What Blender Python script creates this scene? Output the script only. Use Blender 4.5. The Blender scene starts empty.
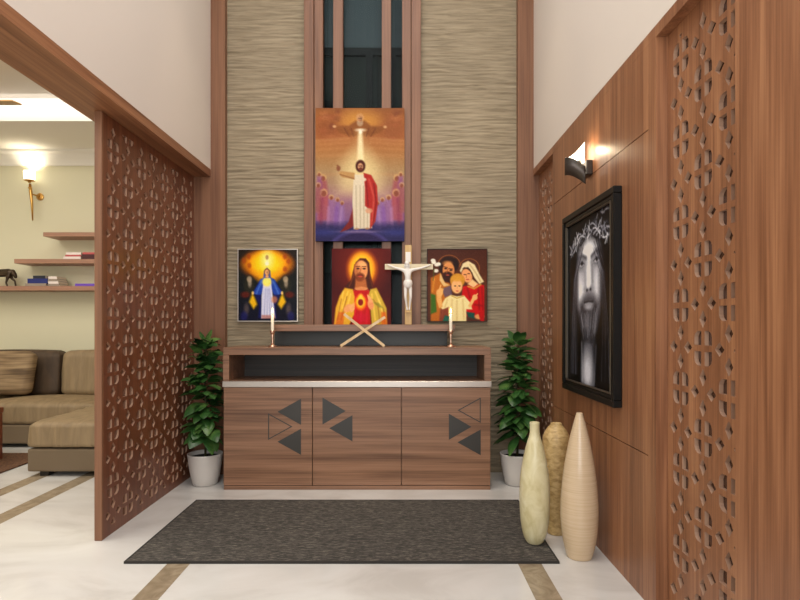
import bpy, bmesh, math, random
import numpy as np
from mathutils import Vector, Matrix, noise
from mathutils.geometry import delaunay_2d_cdt
random.seed(7)
C = bpy.context.scene.collection
PI = math.pi
F, CX, CY, H = 560.0, 401.0, 325.0, 1.047       # lens in pixels, vanishing point, eye height

def P(x, y, Y):
    return Vector(((x - CX) * Y / F, Y, H - (y - CY) * Y / F))
def PX(x, Y): return (x - CX) * Y / F
def PZ(y, Y): return H - (y - CY) * Y / F
def lin(c):
    return tuple(v / 12.92 if v <= 0.04045 else ((v + 0.055) / 1.055) ** 2.4 for v in c)
def rgb(r, g, b): return lin((r / 255, g / 255, b / 255)) + (1.0,)

# ---------------------------------------------------------------- materials
def base_mat(name):
    m = bpy.data.materials.new(name); m.use_nodes = True
    nt = m.node_tree
    return m, nt, nt.nodes['Principled BSDF']
def plain(name, col, rough=0.5, metal=0.0, emit=None, es=0.0, bump=0.0, bscale=200, trans=0.0):
    m, nt, b = base_mat(name)
    b.inputs['Base Color'].default_value = col
    b.inputs['Roughness'].default_value = rough
    b.inputs['Metallic'].default_value = metal
    if trans: b.inputs['Transmission Weight'].default_value = trans
    if emit:
        b.inputs['Emission Color'].default_value = emit
        b.inputs['Emission Strength'].default_value = es
    if bump:
        tc = nt.nodes.new('ShaderNodeTexCoord'); n = nt.nodes.new('ShaderNodeTexNoise'); bp = nt.nodes.new('ShaderNodeBump')
        n.inputs['Scale'].default_value = bscale; n.inputs['Detail'].default_value = 4
        bp.inputs['Strength'].default_value = bump; bp.inputs['Distance'].default_value = 0.004
        nt.links.new(tc.outputs['Object'], n.inputs['Vector']); nt.links.new(n.outputs['Fac'], bp.inputs['Height'])
        nt.links.new(bp.outputs['Normal'], b.inputs['Normal'])
    return m
def noisy(name, stops, scale=(1, 1, 1), nscale=5, detail=5, rough=0.5, dist=0.0, bump=0.0, bdist=0.003, rough2=0.55):
    """noise in stretched object space -> colour ramp"""
    m, nt, b = base_mat(name)
    N, L = nt.nodes.new, nt.links.new
    tc = N('ShaderNodeTexCoord'); mp = N('ShaderNodeMapping'); n = N('ShaderNodeTexNoise'); r = N('ShaderNodeValToRGB')
    mp.inputs['Scale'].default_value = scale
    n.inputs['Scale'].default_value = nscale; n.inputs['Detail'].default_value = detail
    n.inputs['Roughness'].default_value = rough2; n.inputs['Distortion'].default_value = dist
    L(tc.outputs['Object'], mp.inputs['Vector']); L(mp.outputs['Vector'], n.inputs['Vector'])
    L(n.outputs['Fac'], r.inputs['Fac']); L(r.outputs['Color'], b.inputs['Base Color'])
    el = r.color_ramp.elements
    el[0].position, el[0].color = stops[0]; el[1].position, el[1].color = stops[-1]
    for p, c in stops[1:-1]:
        e = el.new(p); e.color = c
    b.inputs['Roughness'].default_value = rough
    if bump:
        bp = N('ShaderNodeBump'); bp.inputs['Strength'].default_value = bump; bp.inputs['Distance'].default_value = bdist
        L(n.outputs['Fac'], bp.inputs['Height']); L(bp.outputs['Normal'], b.inputs['Normal'])
    return m
def wood(name, axis, dark, mid, light, rough=0.38, k=1.0):
    """veneer: fine streaks plus broad bands, both stretched along the grain axis"""
    m, nt, b = base_mat(name)
    N, L = nt.nodes.new, nt.links.new
    tc = N('ShaderNodeTexCoord')
    def streak(across, along, det, ds):
        mp = N('ShaderNodeMapping'); s = [across * k] * 3; s['XYZ'.index(axis)] = along
        mp.inputs['Scale'].default_value = s
        n = N('ShaderNodeTexNoise'); n.inputs['Scale'].default_value = 1.0; n.inputs['Detail'].default_value = det
        n.inputs['Distortion'].default_value = ds
        L(tc.outputs['Object'], mp.inputs['Vector']); L(mp.outputs['Vector'], n.inputs['Vector'])
        return n.outputs['Fac']
    a, c = streak(22, 0.9, 3, 0.4), streak(130, 2.2, 4, 0.2)
    mx = N('ShaderNodeMix'); mx.inputs[0].default_value = 0.42
    L(a, mx.inputs[2]); L(c, mx.inputs[3])
    r = N('ShaderNodeValToRGB'); el = r.color_ramp.elements
    el[0].position, el[0].color = 0.34, dark; el[1].position, el[1].color = 0.68, light
    e = el.new(0.5); e.color = mid
    L(mx.outputs[0], r.inputs['Fac']); L(r.outputs['Color'], b.inputs['Base Color'])
    b.inputs['Roughness'].default_value = rough
    return m
WD, WM, WL = rgb(112, 70, 45), rgb(142, 95, 65), rgb(172, 122, 86)
M = {}
M['woodZ'] = wood('walnut_veneer_upright', 'Z', WD, WM, WL)
M['woodY'] = wood('walnut_veneer_beam', 'Y', WD, WM, WL)
M['woodX'] = wood('walnut_veneer_cabinet', 'X', rgb(104, 72, 52), rgb(140, 102, 76), rgb(166, 124, 96), 0.36)
M['woodP'] = wood('walnut_veneer_pillar', 'Z', rgb(102, 66, 45), rgb(124, 84, 59), rgb(142, 100, 72), 0.45)
M['woodS'] = wood('walnut_veneer_lattice', 'Z', rgb(98, 55, 36), rgb(118, 69, 45), rgb(138, 86, 60), 0.33)
M['woodRed'] = wood('reddish_table_wood', 'X', rgb(88, 44, 26), rgb(120, 62, 38), rgb(140, 80, 50), 0.3)
M['cut'] = plain('lit_routed_edge', rgb(174, 140, 117), 0.2)  # pale colour stands in for reflections on the hole walls
M['shelfwood'] = wood('shelf_wood', 'X', rgb(150, 108, 86), rgb(168, 124, 100), rgb(182, 138, 112), 0.45)
M['paint'] = plain('white_wall_paint', rgb(222, 212, 201), 0.6, bump=0.05, bscale=300)
M['tray'] = plain('tray_ceiling_paint', rgb(214, 206, 196), 0.7)
M['ceil'] = plain('ceiling_paint', rgb(242, 238, 230), 0.7)
M['green'] = plain('pale_green_wall_paint', rgb(222, 216, 186), 0.5, bump=0.05, bscale=300)
M['dark'] = plain('dark_gap', rgb(30, 20, 15), 0.7)
M['backing'] = plain('lattice_backing', rgb(96, 70, 57), 0.15, 0.5)
M['core'] = plain('lattice_core', rgb(140, 106, 88), 0.2, 0.4)
M['marble'] = noisy('cream_marble_floor', [(0.3, rgb(200, 196, 190)), (0.5, rgb(215, 212, 207)), (0.7, rgb(222, 220, 216))], (1, 1.6, 1), 1.6, 8, 0.08, 1.6)
M['inlay'] = noisy('taupe_marble_inlay', [(0.3, rgb(136, 120, 98)), (0.7, rgb(168, 152, 128))], (1, 1, 1), 9, 6, 0.12, 2.0)
M['stone'] = noisy('split_stone', [(0.25, rgb(118, 105, 83)), (0.5, rgb(146, 131, 106)), (0.75, rgb(166, 151, 125))], (5, 5, 60), 1.0, 6, 0.75, 0.5, 0.35, 0.004)
M['metal'] = plain('brushed_nickel', rgb(196, 186, 176), 0.3, 0.85)
M['gold'] = plain('brushed_gold', rgb(204, 160, 90), 0.28, 1.0)
M['copper'] = plain('rose_gold', rgb(228, 190, 164), 0.32, 0.9)
M['charcoal'] = plain('charcoal_lacquer', rgb(58, 55, 50), 0.4)
M['black'] = plain('black_frame_lacquer', rgb(18, 16, 14), 0.4)
M['black'].node_tree.nodes['Principled BSDF'].inputs['Specular IOR Level'].default_value = 0.2
M['niche_shade'] = noisy('shaded_stone_panel', [(0.3, rgb(30, 26, 22)), (0.7, rgb(58, 52, 44))], (1, 1, 120), 1.0, 4, 0.5, 0.4, 0.3)  # dark ribs paint the look of stone in shade
M['ledgeback'] = plain('smoked_panel', rgb(54, 54, 46), 0.4)
M['bronze'] = plain('dark_bronze', rgb(66, 58, 52), 0.35, 0.6)
M['silver'] = plain('frame_lip', rgb(96, 88, 78), 0.35, 0.7)
M['white'] = plain('white_plaster', rgb(236, 230, 222), 0.4)
M['wax'] = plain('candle_wax', rgb(244, 234, 212), 0.45)
M['flame'] = plain('flame', rgb(255, 220, 130), 0.5, emit=rgb(255, 205, 110), es=7)
M['wick'] = plain('wick', rgb(30, 25, 22), 0.8)
M['palewood'] = wood('pale_wood', 'Z', rgb(200, 164, 112), rgb(220, 186, 134), rgb(234, 204, 156), 0.4)
M['goldwood'] = wood('golden_wood', 'Z', rgb(186, 146, 84), rgb(206, 168, 104), rgb(222, 188, 128), 0.4)
M['creamwood'] = wood('cream_wood', 'X', rgb(206, 188, 152), rgb(220, 204, 170), rgb(232, 220, 190), 0.45)
M['pot'] = plain('white_ceramic', rgb(214, 208, 200), 0.35)
M['soil'] = plain('dark_soil', rgb(30, 24, 20), 0.9, bump=0.8, bscale=90)
M['stem'] = plain('plant_stem', rgb(66, 62, 34), 0.6)
M['leaf'] = noisy('leaf_green', [(0.3, rgb(30, 62, 28)), (0.52, rgb(52, 92, 40)), (0.75, rgb(104, 136, 68))], (9, 9, 9), 1.0, 3, 0.38)
M['vaseA'] = noisy('yellow_cream_glaze', [(0.32, rgb(196, 182, 134)), (0.5, rgb(214, 203, 160)), (0.68, rgb(226, 217, 182))], (14, 14, 9), 1.0, 6, 0.34, 1.0, 0.1)
M['vaseB'] = noisy('tan_woven_glaze', [(0.3, rgb(160, 128, 78)), (0.5, rgb(196, 164, 108)), (0.7, rgb(216, 188, 136))], (30, 30, 60), 1.0, 5, 0.45, 0.6, 0.25)
M['vaseC'] = noisy('beige_ribbed_glaze', [(0.3, rgb(198, 172, 138)), (0.5, rgb(206, 181, 148)), (0.7, rgb(212, 189, 158))], (3, 3, 220), 1.0, 3, 0.2, 0.0, 0.12, 0.002)
M['rug'] = noisy('charcoal_woven_wool', [(0.3, rgb(20, 19, 18)), (0.5, rgb(68, 64, 59)), (0.7, rgb(150, 141, 128))], (34, 170, 40), 1.0, 8, 0.95, 0.3, 0.8, 0.006, 0.75)
M['rugedge'] = plain('rug_binding', rgb(48, 45, 41), 0.9)
M['brownrug'] = noisy('brown_shag', [(0.3, rgb(70, 44, 28)), (0.7, rgb(116, 80, 52))], (60, 60, 60), 1.0, 5, 0.95, 0, 0.8, 0.01)
M['sofa'] = noisy('taupe_velvet', [(0.3, rgb(128, 108, 79)), (0.7, rgb(148, 126, 94))], (20, 9, 3.0), 1.0, 3, 0.65, 0.6, 0.5, 0.02)
M['sofadark'] = noisy('brown_velvet', [(0.3, rgb(62, 47, 33)), (0.7, rgb(88, 69, 49))], (12, 12, 3), 1.0, 4, 0.7, 0.8, 0.1)
M['sofabase'] = plain('taupe_upholstery', rgb(112, 95, 73), 0.75, bump=0.2, bscale=400)
M['pillow'] = noisy('striped_pillow', [(0.35, rgb(92, 72, 50)), (0.5, rgb(132, 108, 78)), (0.65, rgb(158, 134, 100))], (2, 2, 34), 1.0, 2, 0.8)
M['foot'] = plain('dark_feet', rgb(35, 28, 22), 0.5)
M['frost'] = plain('frosted_glass', rgb(255, 250, 235), 0.5, emit=rgb(255, 246, 220), es=2.0)
M['frostw'] = plain('lamp_diffuser', rgb(255, 250, 240), 0.5, emit=rgb(255, 244, 222), es=2.5)
M['innerwhite'] = plain('shade_lining', rgb(250, 246, 238), 0.4)
M['cove'] = plain('cove_strip', rgb(255, 250, 240), 0.5, emit=rgb(255, 250, 238), es=3.0)
M['fan'] = plain('fan_blade_wood', rgb(176, 134, 76), 0.4)
M['book_w'] = plain('book_white', rgb(236, 222, 214), 0.6)
M['book_r'] = plain('book_red', rgb(190, 84, 84), 0.6)
M['book_d'] = plain('book_maroon', rgb(70, 20, 26), 0.5)
M['book_b'] = plain('book_navy', rgb(24, 36, 110), 0.5)
M['book_k'] = plain('book_black', rgb(26, 28, 44), 0.5)
M['book_g'] = plain('book_grey', rgb(150, 136, 122), 0.6)
M['book_p'] = plain('book_purple', rgb(112, 72, 190), 0.5)
M['pages'] = plain('book_pages', rgb(238, 226, 206), 0.8)
M['horse'] = plain('dark_iron', rgb(72, 58, 44), 0.35, 0.7)
M['curtain'] = noisy('grey_blind', [(0.35, rgb(136, 147, 153)), (0.65, rgb(162, 172, 178))], (60, 1, 0.4), 1.0, 2, 0.7)
M['greenwall'] = plain('dull_green_wall', rgb(72, 80, 72), 0.7)  # even dull green behind the glass
M['mullion'] = plain('dark_brown_frame', rgb(26, 15, 13), 0.5)
def glass_mat():
    m, nt, b = base_mat('tinted_glass')
    nt.nodes.remove(b); N, L = nt.nodes.new, nt.links.new
    out = [n for n in nt.nodes if n.type == 'OUTPUT_MATERIAL'][0]
    t = N('ShaderNodeBsdfTransparent'); t.inputs['Color'].default_value = rgb(208, 214, 214)
    g = N('ShaderNodeBsdfGlossy'); g.inputs['Roughness'].default_value = 0.06; g.inputs['Color'].default_value = rgb(210, 215, 215)
    mx = N('ShaderNodeMixShader'); mx.inputs[0].default_value = 0.004
    L(t.outputs[0], mx.inputs[1]); L(g.outputs[0], mx.inputs[2]); L(mx.outputs[0], out.inputs['Surface'])
    return m
M['glass'] = glass_mat()
def paint_mat():
    m, nt, b = base_mat('printed_picture')
    a = nt.nodes.new('ShaderNodeVertexColor'); a.layer_name = 'Col'
    nt.links.new(a.outputs['Color'], b.inputs['Base Color'])
    b.inputs['Roughness'].default_value = 0.45; b.inputs['Specular IOR Level'].default_value = 0.15
    return m
M['print'] = paint_mat()

# ---------------------------------------------------------------- building helpers
def wloc(o):
    v = Vector((0, 0, 0))
    while o: v += o.location; o = o.parent
    return v
def finish(name, me, mats, parent=None, loc=None, smooth=False):
    o = bpy.data.objects.new(name, me); C.objects.link(o)
    for m in (mats if isinstance(mats, (list, tuple)) else [mats]): me.materials.append(M[m])
    if parent is not None:
        o.parent = parent; me.transform(Matrix.Translation(-wloc(parent)))
    elif loc is not None:
        o.location = loc; me.transform(Matrix.Translation(-Vector(loc)))
    if smooth: me.polygons.foreach_set('use_smooth', [True] * len(me.polygons))
    return o
def obj(name, bm, mats, parent=None, loc=None, smooth=False):
    bmesh.ops.recalc_face_normals(bm, faces=bm.faces)
    me = bpy.data.meshes.new(name); bm.to_mesh(me); bm.free()
    return finish(name, me, mats, parent, loc, smooth)
def B(): return bmesh.new()
def box(bm, x0, x1, y0, y1, z0, z1, bev=0.0, seg=2):
    g = bmesh.ops.create_cube(bm, size=1.0)['verts']
    for v in g:
        v.co = Vector((x0 + (v.co.x + .5) * (x1 - x0), y0 + (v.co.y + .5) * (y1 - y0), z0 + (v.co.z + .5) * (z1 - z0)))
    if bev:
        es = list({e for v in g for e in v.link_edges})
        bmesh.ops.bevel(bm, geom=es, offset=bev, segments=seg, profile=0.5, affect='EDGES')
    return bm
def lathe(bm, prof, c, seg=40, cap=True):
    rings = []
    for r, z in prof:
        rings.append([bm.verts.new((c[0] + r * math.cos(2 * PI * k / seg), c[1] + r * math.sin(2 * PI * k / seg), c[2] + z)) for k in range(seg)])
    for a, b in zip(rings, rings[1:]):
        for k in range(seg):
            bm.faces.new((a[k], a[(k + 1) % seg], b[(k + 1) % seg], b[k]))
    if cap:
        bm.faces.new(rings[0][::-1]); bm.faces.new(rings[-1])
    return bm
def tube(bm, pts, rad, seg=10):
    pts = [Vector(p) for p in pts]
    if not isinstance(rad, (list, tuple)): rad = [rad] * len(pts)
    rings = []
    for i, p in enumerate(pts):
        d = (pts[min(i + 1, len(pts) - 1)] - pts[max(i - 1, 0)]).normalized()
        u = d.cross(Vector((0, 0, 1)) if abs(d.z) < .9 else Vector((1, 0, 0))).normalized(); w = d.cross(u)
        rings.append([bm.verts.new(p + (u * math.cos(2 * PI * k / seg) + w * math.sin(2 * PI * k / seg)) * rad[i]) for k in range(seg)])
    for a, b in zip(rings, rings[1:]):
        for k in range(seg): bm.faces.new((a[k], a[(k + 1) % seg], b[(k + 1) % seg], b[k]))
    bm.faces.new(rings[0][::-1]); bm.faces.new(rings[-1])
    return bm
def ellipsoid(bm, c, r, seg=16):
    g = bmesh.ops.create_uvsphere(bm, u_segments=seg, v_segments=seg // 2 + 2, radius=1.0)['verts']
    for v in g: v.co = Vector((c[0] + v.co.x * r[0], c[1] + v.co.y * r[1], c[2] + v.co.z * r[2]))
    return bm
def tag(o, label, cat, group=None):
    o['label'] = label; o['category'] = cat
    if group: o['group'] = group
    return o
def thing(name, label, cat, loc=(0, 0, 0), group=None):
    o = bpy.data.objects.new(name, None); C.objects.link(o); o.location = loc; o.empty_display_size = 0.05
    return tag(o, label, cat, group)
def struct(name, bm, mats, smooth=False):
    o = obj(name, bm, mats, None, None, smooth); o['kind'] = 'structure'; return o
def sbox(name, mat, *a): return struct(name, box(B(), *a), mat)
def dup(root, loc, label):
    r = root.copy(); C.objects.link(r); r.location = loc; r['label'] = label
    for ch in list(root.children):
        c = ch.copy(); C.objects.link(c); c.parent = r
        for g in ch.children:
            d = g.copy(); C.objects.link(d); d.parent = c
    return r
def skin(verts, edges, radii, sub=2):
    """one continuous surface grown round a skeleton; returns a mesh"""
    me = bpy.data.meshes.new('grow'); me.from_pydata([tuple(v) for v in verts], edges, [])
    o = bpy.data.objects.new('grow', me); C.objects.link(o)
    s = o.modifiers.new('s', 'SKIN'); s.use_smooth_shade = True
    o.modifiers.new('d', 'SUBSURF').levels = sub
    for i, r in enumerate(radii):
        d = me.skin_vertices[0].data[i]; d.radius = (r, r) if not isinstance(r, tuple) else r; d.use_root = (i == 0)
    bpy.context.view_layer.update()
    dg = bpy.context.evaluated_depsgraph_get()
    out = bpy.data.meshes.new_from_object(o.evaluated_get(dg))
    bpy.data.objects.remove(o); bpy.data.meshes.remove(me)
    return out

# ---------------------------------------------------------------- painter for the printed pictures
class Canvas:
    def __init__(s, rw, rh, n):
        s.W = n; s.Hh = int(n * rh / rw); s.rw, s.rh = rw, rh
        xs = (np.arange(s.W) + .5) * rw / s.W; ys = (np.arange(s.Hh) + .5) * rh / s.Hh
        s.x, s.y = np.meshgrid(xs, ys); s.c = np.zeros((s.Hh, s.W, 3)); s.sat = 1.12; s.con = 1.15
    def mix(s, m, col, a=1.0):
        m = np.clip(m * a, 0, 1)[..., None]; s.c = s.c * (1 - m) + np.array(col, float) / 255 * m
    def vgrad(s, stops):
        ps = [p for p, _ in stops]
        for k in range(3): s.c[..., k] = np.interp(s.y, ps, [c[k] / 255 for _, c in stops])
    def ell(s, cx, cy, rx, ry, col, soft=6, a=1.0, rot=0):
        t = math.radians(rot); dx, dy = s.x - cx, s.y - cy
        u = (dx * math.cos(t) + dy * math.sin(t)) / rx; v = (-dx * math.sin(t) + dy * math.cos(t)) / ry
        d = (np.sqrt(u * u + v * v) - 1) * min(rx, ry)
        s.mix(np.clip(.5 - d / soft, 0, 1), col, a)
    def glow(s, cx, cy, rx, ry, col, a=1.0, p=1.0):
        d = np.sqrt(((s.x - cx) / rx) ** 2 + ((s.y - cy) / ry) ** 2)
        s.mix(np.clip(1 - d, 0, 1) ** p, col, a)
    def poly(s, pts, col, soft=6, a=1.0):
        d2 = np.full(s.x.shape, 1e12); ins = np.zeros(s.x.shape, bool); n = len(pts)
        for i in range(n):
            (x0, y0), (x1, y1) = pts[i], pts[(i + 1) % n]
            ex, ey = x1 - x0, y1 - y0; L = ex * ex + ey * ey + 1e-9
            t = np.clip(((s.x - x0) * ex + (s.y - y0) * ey) / L, 0, 1)
            d2 = np.minimum(d2, (s.x - x0 - t * ex) ** 2 + (s.y - y0 - t * ey) ** 2)
            if y0 != y1:
                ins ^= ((y0 > s.y) != (y1 > s.y)) & (s.x < ex * (s.y - y0) / ey + x0)
        d = np.sqrt(d2) * np.where(ins, -1, 1)
        s.mix(np.clip(.5 - d / soft, 0, 1), col, a)
    def line(s, pts, w, col, soft=4, a=1.0):
        d2 = np.full(s.x.shape, 1e12)
        for (x0, y0), (x1, y1) in zip(pts, pts[1:]):
            ex, ey = x1 - x0, y1 - y0; L = ex * ex + ey * ey + 1e-9
            t = np.clip(((s.x - x0) * ex + (s.y - y0) * ey) / L, 0, 1)
            d2 = np.minimum(d2, (s.x - x0 - t * ex) ** 2 + (s.y - y0 - t * ey) ** 2)
        s.mix(np.clip(.5 - (np.sqrt(d2) - w / 2) / soft, 0, 1), col, a)
    def grain(s, amp, seed=1):
        r = np.random.RandomState(seed); s.c = np.clip(s.c + r.normal(0, amp, s.c.shape[:2] + (1,)), 0, 1)
    def mesh(s, o, u, v):
        """flat grid: o = top-left corner, u = across, v = down"""
        o, u, v = Vector(o), Vector(u), Vector(v); W, Hh = s.W, s.Hh
        vs = [o + u * (i / (W - 1)) + v * (j / (Hh - 1)) for j in range(Hh) for i in range(W)]
        fs = [(j * W + i, (j + 1) * W + i, (j + 1) * W + i + 1, j * W + i + 1) for j in range(Hh - 1) for i in range(W - 1)]
        me = bpy.data.meshes.new('picture'); me.from_pydata([tuple(p) for p in vs], [], fs)
        at = me.color_attributes.new('Col', 'FLOAT_COLOR', 'POINT')
        g = s.c.mean(axis=2, keepdims=True); c = np.clip(.42 + (g + (s.c - g) * s.sat - .42) * s.con, 0, 1); l = np.where(c <= .04045, c / 12.92, ((c + .055) / 1.055) ** 2.4)
        full = np.ones((Hh * W, 4), np.float32); full[:, :3] = l.reshape(-1, 3)
        at.data.foreach_set('color', full.ravel())
        return me
    def face(s, cx, cy, w, skin_, hair, tilt=0.0, beard=None):
        """small three-quarter face"""
        h = w * 1.32
        s.ell(cx, cy, w * .5, h * .5, skin_, w * .12)
        dk = tuple(v * .62 for v in skin_)
        s.ell(cx + w * .26, cy + h * .05, w * .22, h * .4, dk, w * .3, .45)
        if beard:
            s.ell(cx, cy + h * .36, w * .38, h * .22, beard, w * .15, .9)
            s.ell(cx, cy + h * .2, w * .2, h * .05, beard, w * .1, .8)
        for sx in (-.2, .2):
            s.ell(cx + sx * w, cy - h * .04, w * .1, h * .035, (50, 30, 22), w * .08, .85)
            s.ell(cx + sx * w, cy - h * .12, w * .14, h * .022, hair, w * .08, .7)
        s.line([(cx + w * .02, cy - h * .05), (cx - w * .02, cy + h * .12)], w * .06, dk, w * .08, .6)
        s.ell(cx, cy + h * .25, w * .12, h * .03, (160, 70, 60), w * .08, .85)

# ================================================================ THE SETTING
XR, XL = 0.926, -1.335                     # panelling face on the right, upper wall face on the left
YB = 3.925                                 # front of the back pillars
Z1 = 2.137                                 # top of the wood band
sbox('floor', 'marble', -5.6, 1.3, -1.6, 5.9, -0.05, 0.0)
stripes = [(-1.025, -0.925, -1.6, 2.72), (0.513, 0.616, -1.6, 2.72), (-0.925, 0.513, 2.62, 2.72),
           (-2.218, -2.11, -1.6, 5.7), (-2.558, -2.45, -1.6, 5.7)]
for i, (x0, x1, y0, y1) in enumerate(stripes):
    sbox('trim_%d' % (i + 1), 'inlay', x0, x1, y0, y1, -0.004, 0.0006)
# left: beam and white wall over it
sbox('trim_6', 'woodY', -1.567, XL, -1.6, YB, 2.085, Z1)
sbox('wall_left', 'paint', -1.567, XL, -1.6, YB, Z1, 4.25)
# right: backing wall, white upper wall, wood panelling
sbox('wall_right', 'paint', XR + 0.004, 1.16, -1.6, 4.3, Z1, 4.25)
b = B()
box(b, 1.02, 1.16, -1.6, 4.3, 0, Z1)
struct('wall_right.001', b, 'woodZ')
b = B()                                                    # wood boards with fine open joints
T = 0.986
box(b, XR, T, -1.6, 1.552, 0, 2.094)
box(b, XR, T, 2.034, 2.097, 0, 2.094)
for z0, z1 in ((0, 0.556), (0.560, 1.776), (1.780, 2.094)):
    box(b, XR, T, 2.0975, 3.418, z0, z1)
box(b, XR, T, -1.6, YB, 2.0945, Z1)
box(b, XR + 0.02, T, 2.09, 3.41, 0, 2.09)
struct('wall_right.002', b, 'woodZ')
# back: pillars, stone, window slats
sbox('trim_7', 'woodP', -1.62, PX(225, YB), YB, 4.06, 0, Z1)
sbox('trim_8', 'woodP', XL, PX(225, YB), YB, 4.06, Z1, 4.25)
sbox('trim_9', 'woodP', PX(518, YB), 1.16, YB, 4.06, 0, Z1)
sbox('trim_10', 'woodP', PX(518, YB), XR + 0.012, YB, 4.06, Z1, 4.25)
def stone(x0, x1, z0, z1, Y, seed):
    bm = B(); nx = int((x1 - x0) / 0.022) + 1; nz = int((z1 - z0) / 0.0055) + 1; g = []
    for j in range(nz):
        row = []
        for i in range(nx):
            x = x0 + (x1 - x0) * i / (nx - 1); z = z0 + (z1 - z0) * j / (nz - 1)
            w = z + 0.014 * noise.noise(Vector((x * 2.0, z * 4, seed))) + 0.006 * noise.noise(Vector((x * 6, z * 8, seed + 5)))
            a1 = abs(noise.noise(Vector((x * 1.7, w * 40, seed + 9)))); a2 = abs(noise.noise(Vector((x * 3.0, w * 95, seed + 3))))
            m = .5 + .5 * noise.noise(Vector((x * 2.2, z * 3.0, seed + 21)))
            d = 0.010 * m * min(1, a1 * 4.0) + 0.004 * min(1, a2 * 2.6)
            row.append(bm.verts.new((x, Y - d, z)))
        g.append(row)
    for j in range(nz - 1):
        for i in range(nx - 1):
            bm.faces.new((g[j][i], g[j][i + 1], g[j + 1][i + 1], g[j + 1][i]))
    return bm
YS = 3.985
struct('wall_back', stone(PX(225, YB) - 0.005, PX(304, YS) + .01, 0, 3.6, YS, 1.3), 'stone', True)
struct('wall_back.001', stone(PX(421, YS) - .01, PX(518, YB) + 0.005, 0, 3.6, YS, 7.7), 'stone', True)
b = B()
box(b, -1.62, PX(322, YS), YS + .003, 4.06, 0, 4.25); box(b, PX(402, YS), 1.16, YS + .003, 4.06, 0, 4.25)
box(b, -1.3, 0.95, YS - .03, 4.06, 3.6, 4.25)
struct('wall_back.002', b, 'stone')
b = B()
SL = 3.93
for x0, x1, y0 in ((304, 313.6, SL), (314.1, 322.7, SL + .006), (333, 342.7, SL + .006), (381.7, 391, SL + .006), (402, 410.9, SL + .006), (411.4, 421, SL)):
    box(b, PX(x0, SL), PX(x1, SL), y0, YS + .02, 0, 3.7, 0.002, 1)
struct('trim_11', b, 'woodP')
w = struct('window_1', box(B(), PX(322, YS), PX(402.5, YS), YS + .0215, YS + .026, 0.0, 3.7), 'glass')
b = B()
YW = 4.16
box(b, -0.66, 0.12, YW - .03, YW, PZ(57, YW), PZ(49.5, YW)); box(b, PX(366, YW), PX(373, YW), YW - .03, YW, .5, PZ(57, YW))
box(b, PX(377, YW), PX(378.5, YW), YW - .02, YW, .5, PZ(57, YW)); box(b, PX(391, YW), PX(396, YW), YW - .03, YW, .5, PZ(57, YW))
box(b, -0.66, 0.12, YW - .03, YW, .9, PZ(273, YW)); box(b, PX(323, YW), PX(333, YW), YW - .03, YW, PZ(110, YW), PZ(102, YW))
struct('window_2', b, 'mullion')
b = B()
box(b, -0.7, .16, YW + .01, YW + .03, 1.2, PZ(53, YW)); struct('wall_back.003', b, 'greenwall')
b = B()
box(b, -0.7, .16, YW + .01, YW + .03, PZ(53, YW), 4.0); struct('wall_back.004', b, 'curtain')
b = B()
box(b, -0.7, .16, YW + .01, YW + .03, 0, 1.2)
struct('wall_back.005', b, 'mullion')
b = B()
box(b, -.8, .26, YW + .031, YW + .05, 0, 4.25); box(b, -.8, -.7, 4.061, YW + .03, 0, 4.25); box(b, .16, .26, 4.061, YW + .03, 0, 4.25); box(b, -.7, .16, 4.0, YW + .03, 4.001, 4.25)
struct('wall_back_light_block', b, 'mullion')  # unseen casing added to keep world light out of the window box
# foyer ceiling, living room shell
sbox('ceiling', 'ceil', -1.6, 1.2, -1.6, 4.1, 4.25, 4.3)
YL = 5.70
sbox('wall_living', 'green', -5.6, -1.2, YL, 5.85, 0, 3.1)
sbox('wall_living.001', 'green', -5.6, -5.45, -1.6, YL, 0, 3.1)
sbox('wall_living.002', 'green', -1.36, -1.245, 4.06, YL, 0, 3.1)
ZD, ZT, YT = 2.81, 3.009, 4.84
sbox('ceiling_living', 'ceil', -5.45, -1.3, YT, YL, ZD, ZD + .05)
sbox('ceiling_living.001', 'tray', -5.45, -1.567, -1.6, YT + .12, ZT, ZT + .05)
sbox('ceiling_living.002', 'ceil', -5.45, -1.3, YT, YT + .03, ZD + .05, ZT + .0)
sbox('ceiling_living.003', 'ceil', -1.85, -1.567, -1.6, YT, ZD, ZD + .05)
b = B()                                                    # cornice, stepped
n = [(0, 2.665), (0.018, 2.665), (0.03, 2.69), (0.045, 2.72), (0.075, 2.765), (0.10, 2.785), (0.10, 2.81), (0, 2.81)]
vs = [[b.verts.new((x, YL - d, z)) for d, z in n] for x in (-5.45, -1.36)]
for k in range(len(n)):
    b.faces.new((vs[0][k], vs[0][(k + 1) % len(n)], vs[1][(k + 1) % len(n)], vs[1][k]))
struct('trim_12', b, 'ceil')

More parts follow.
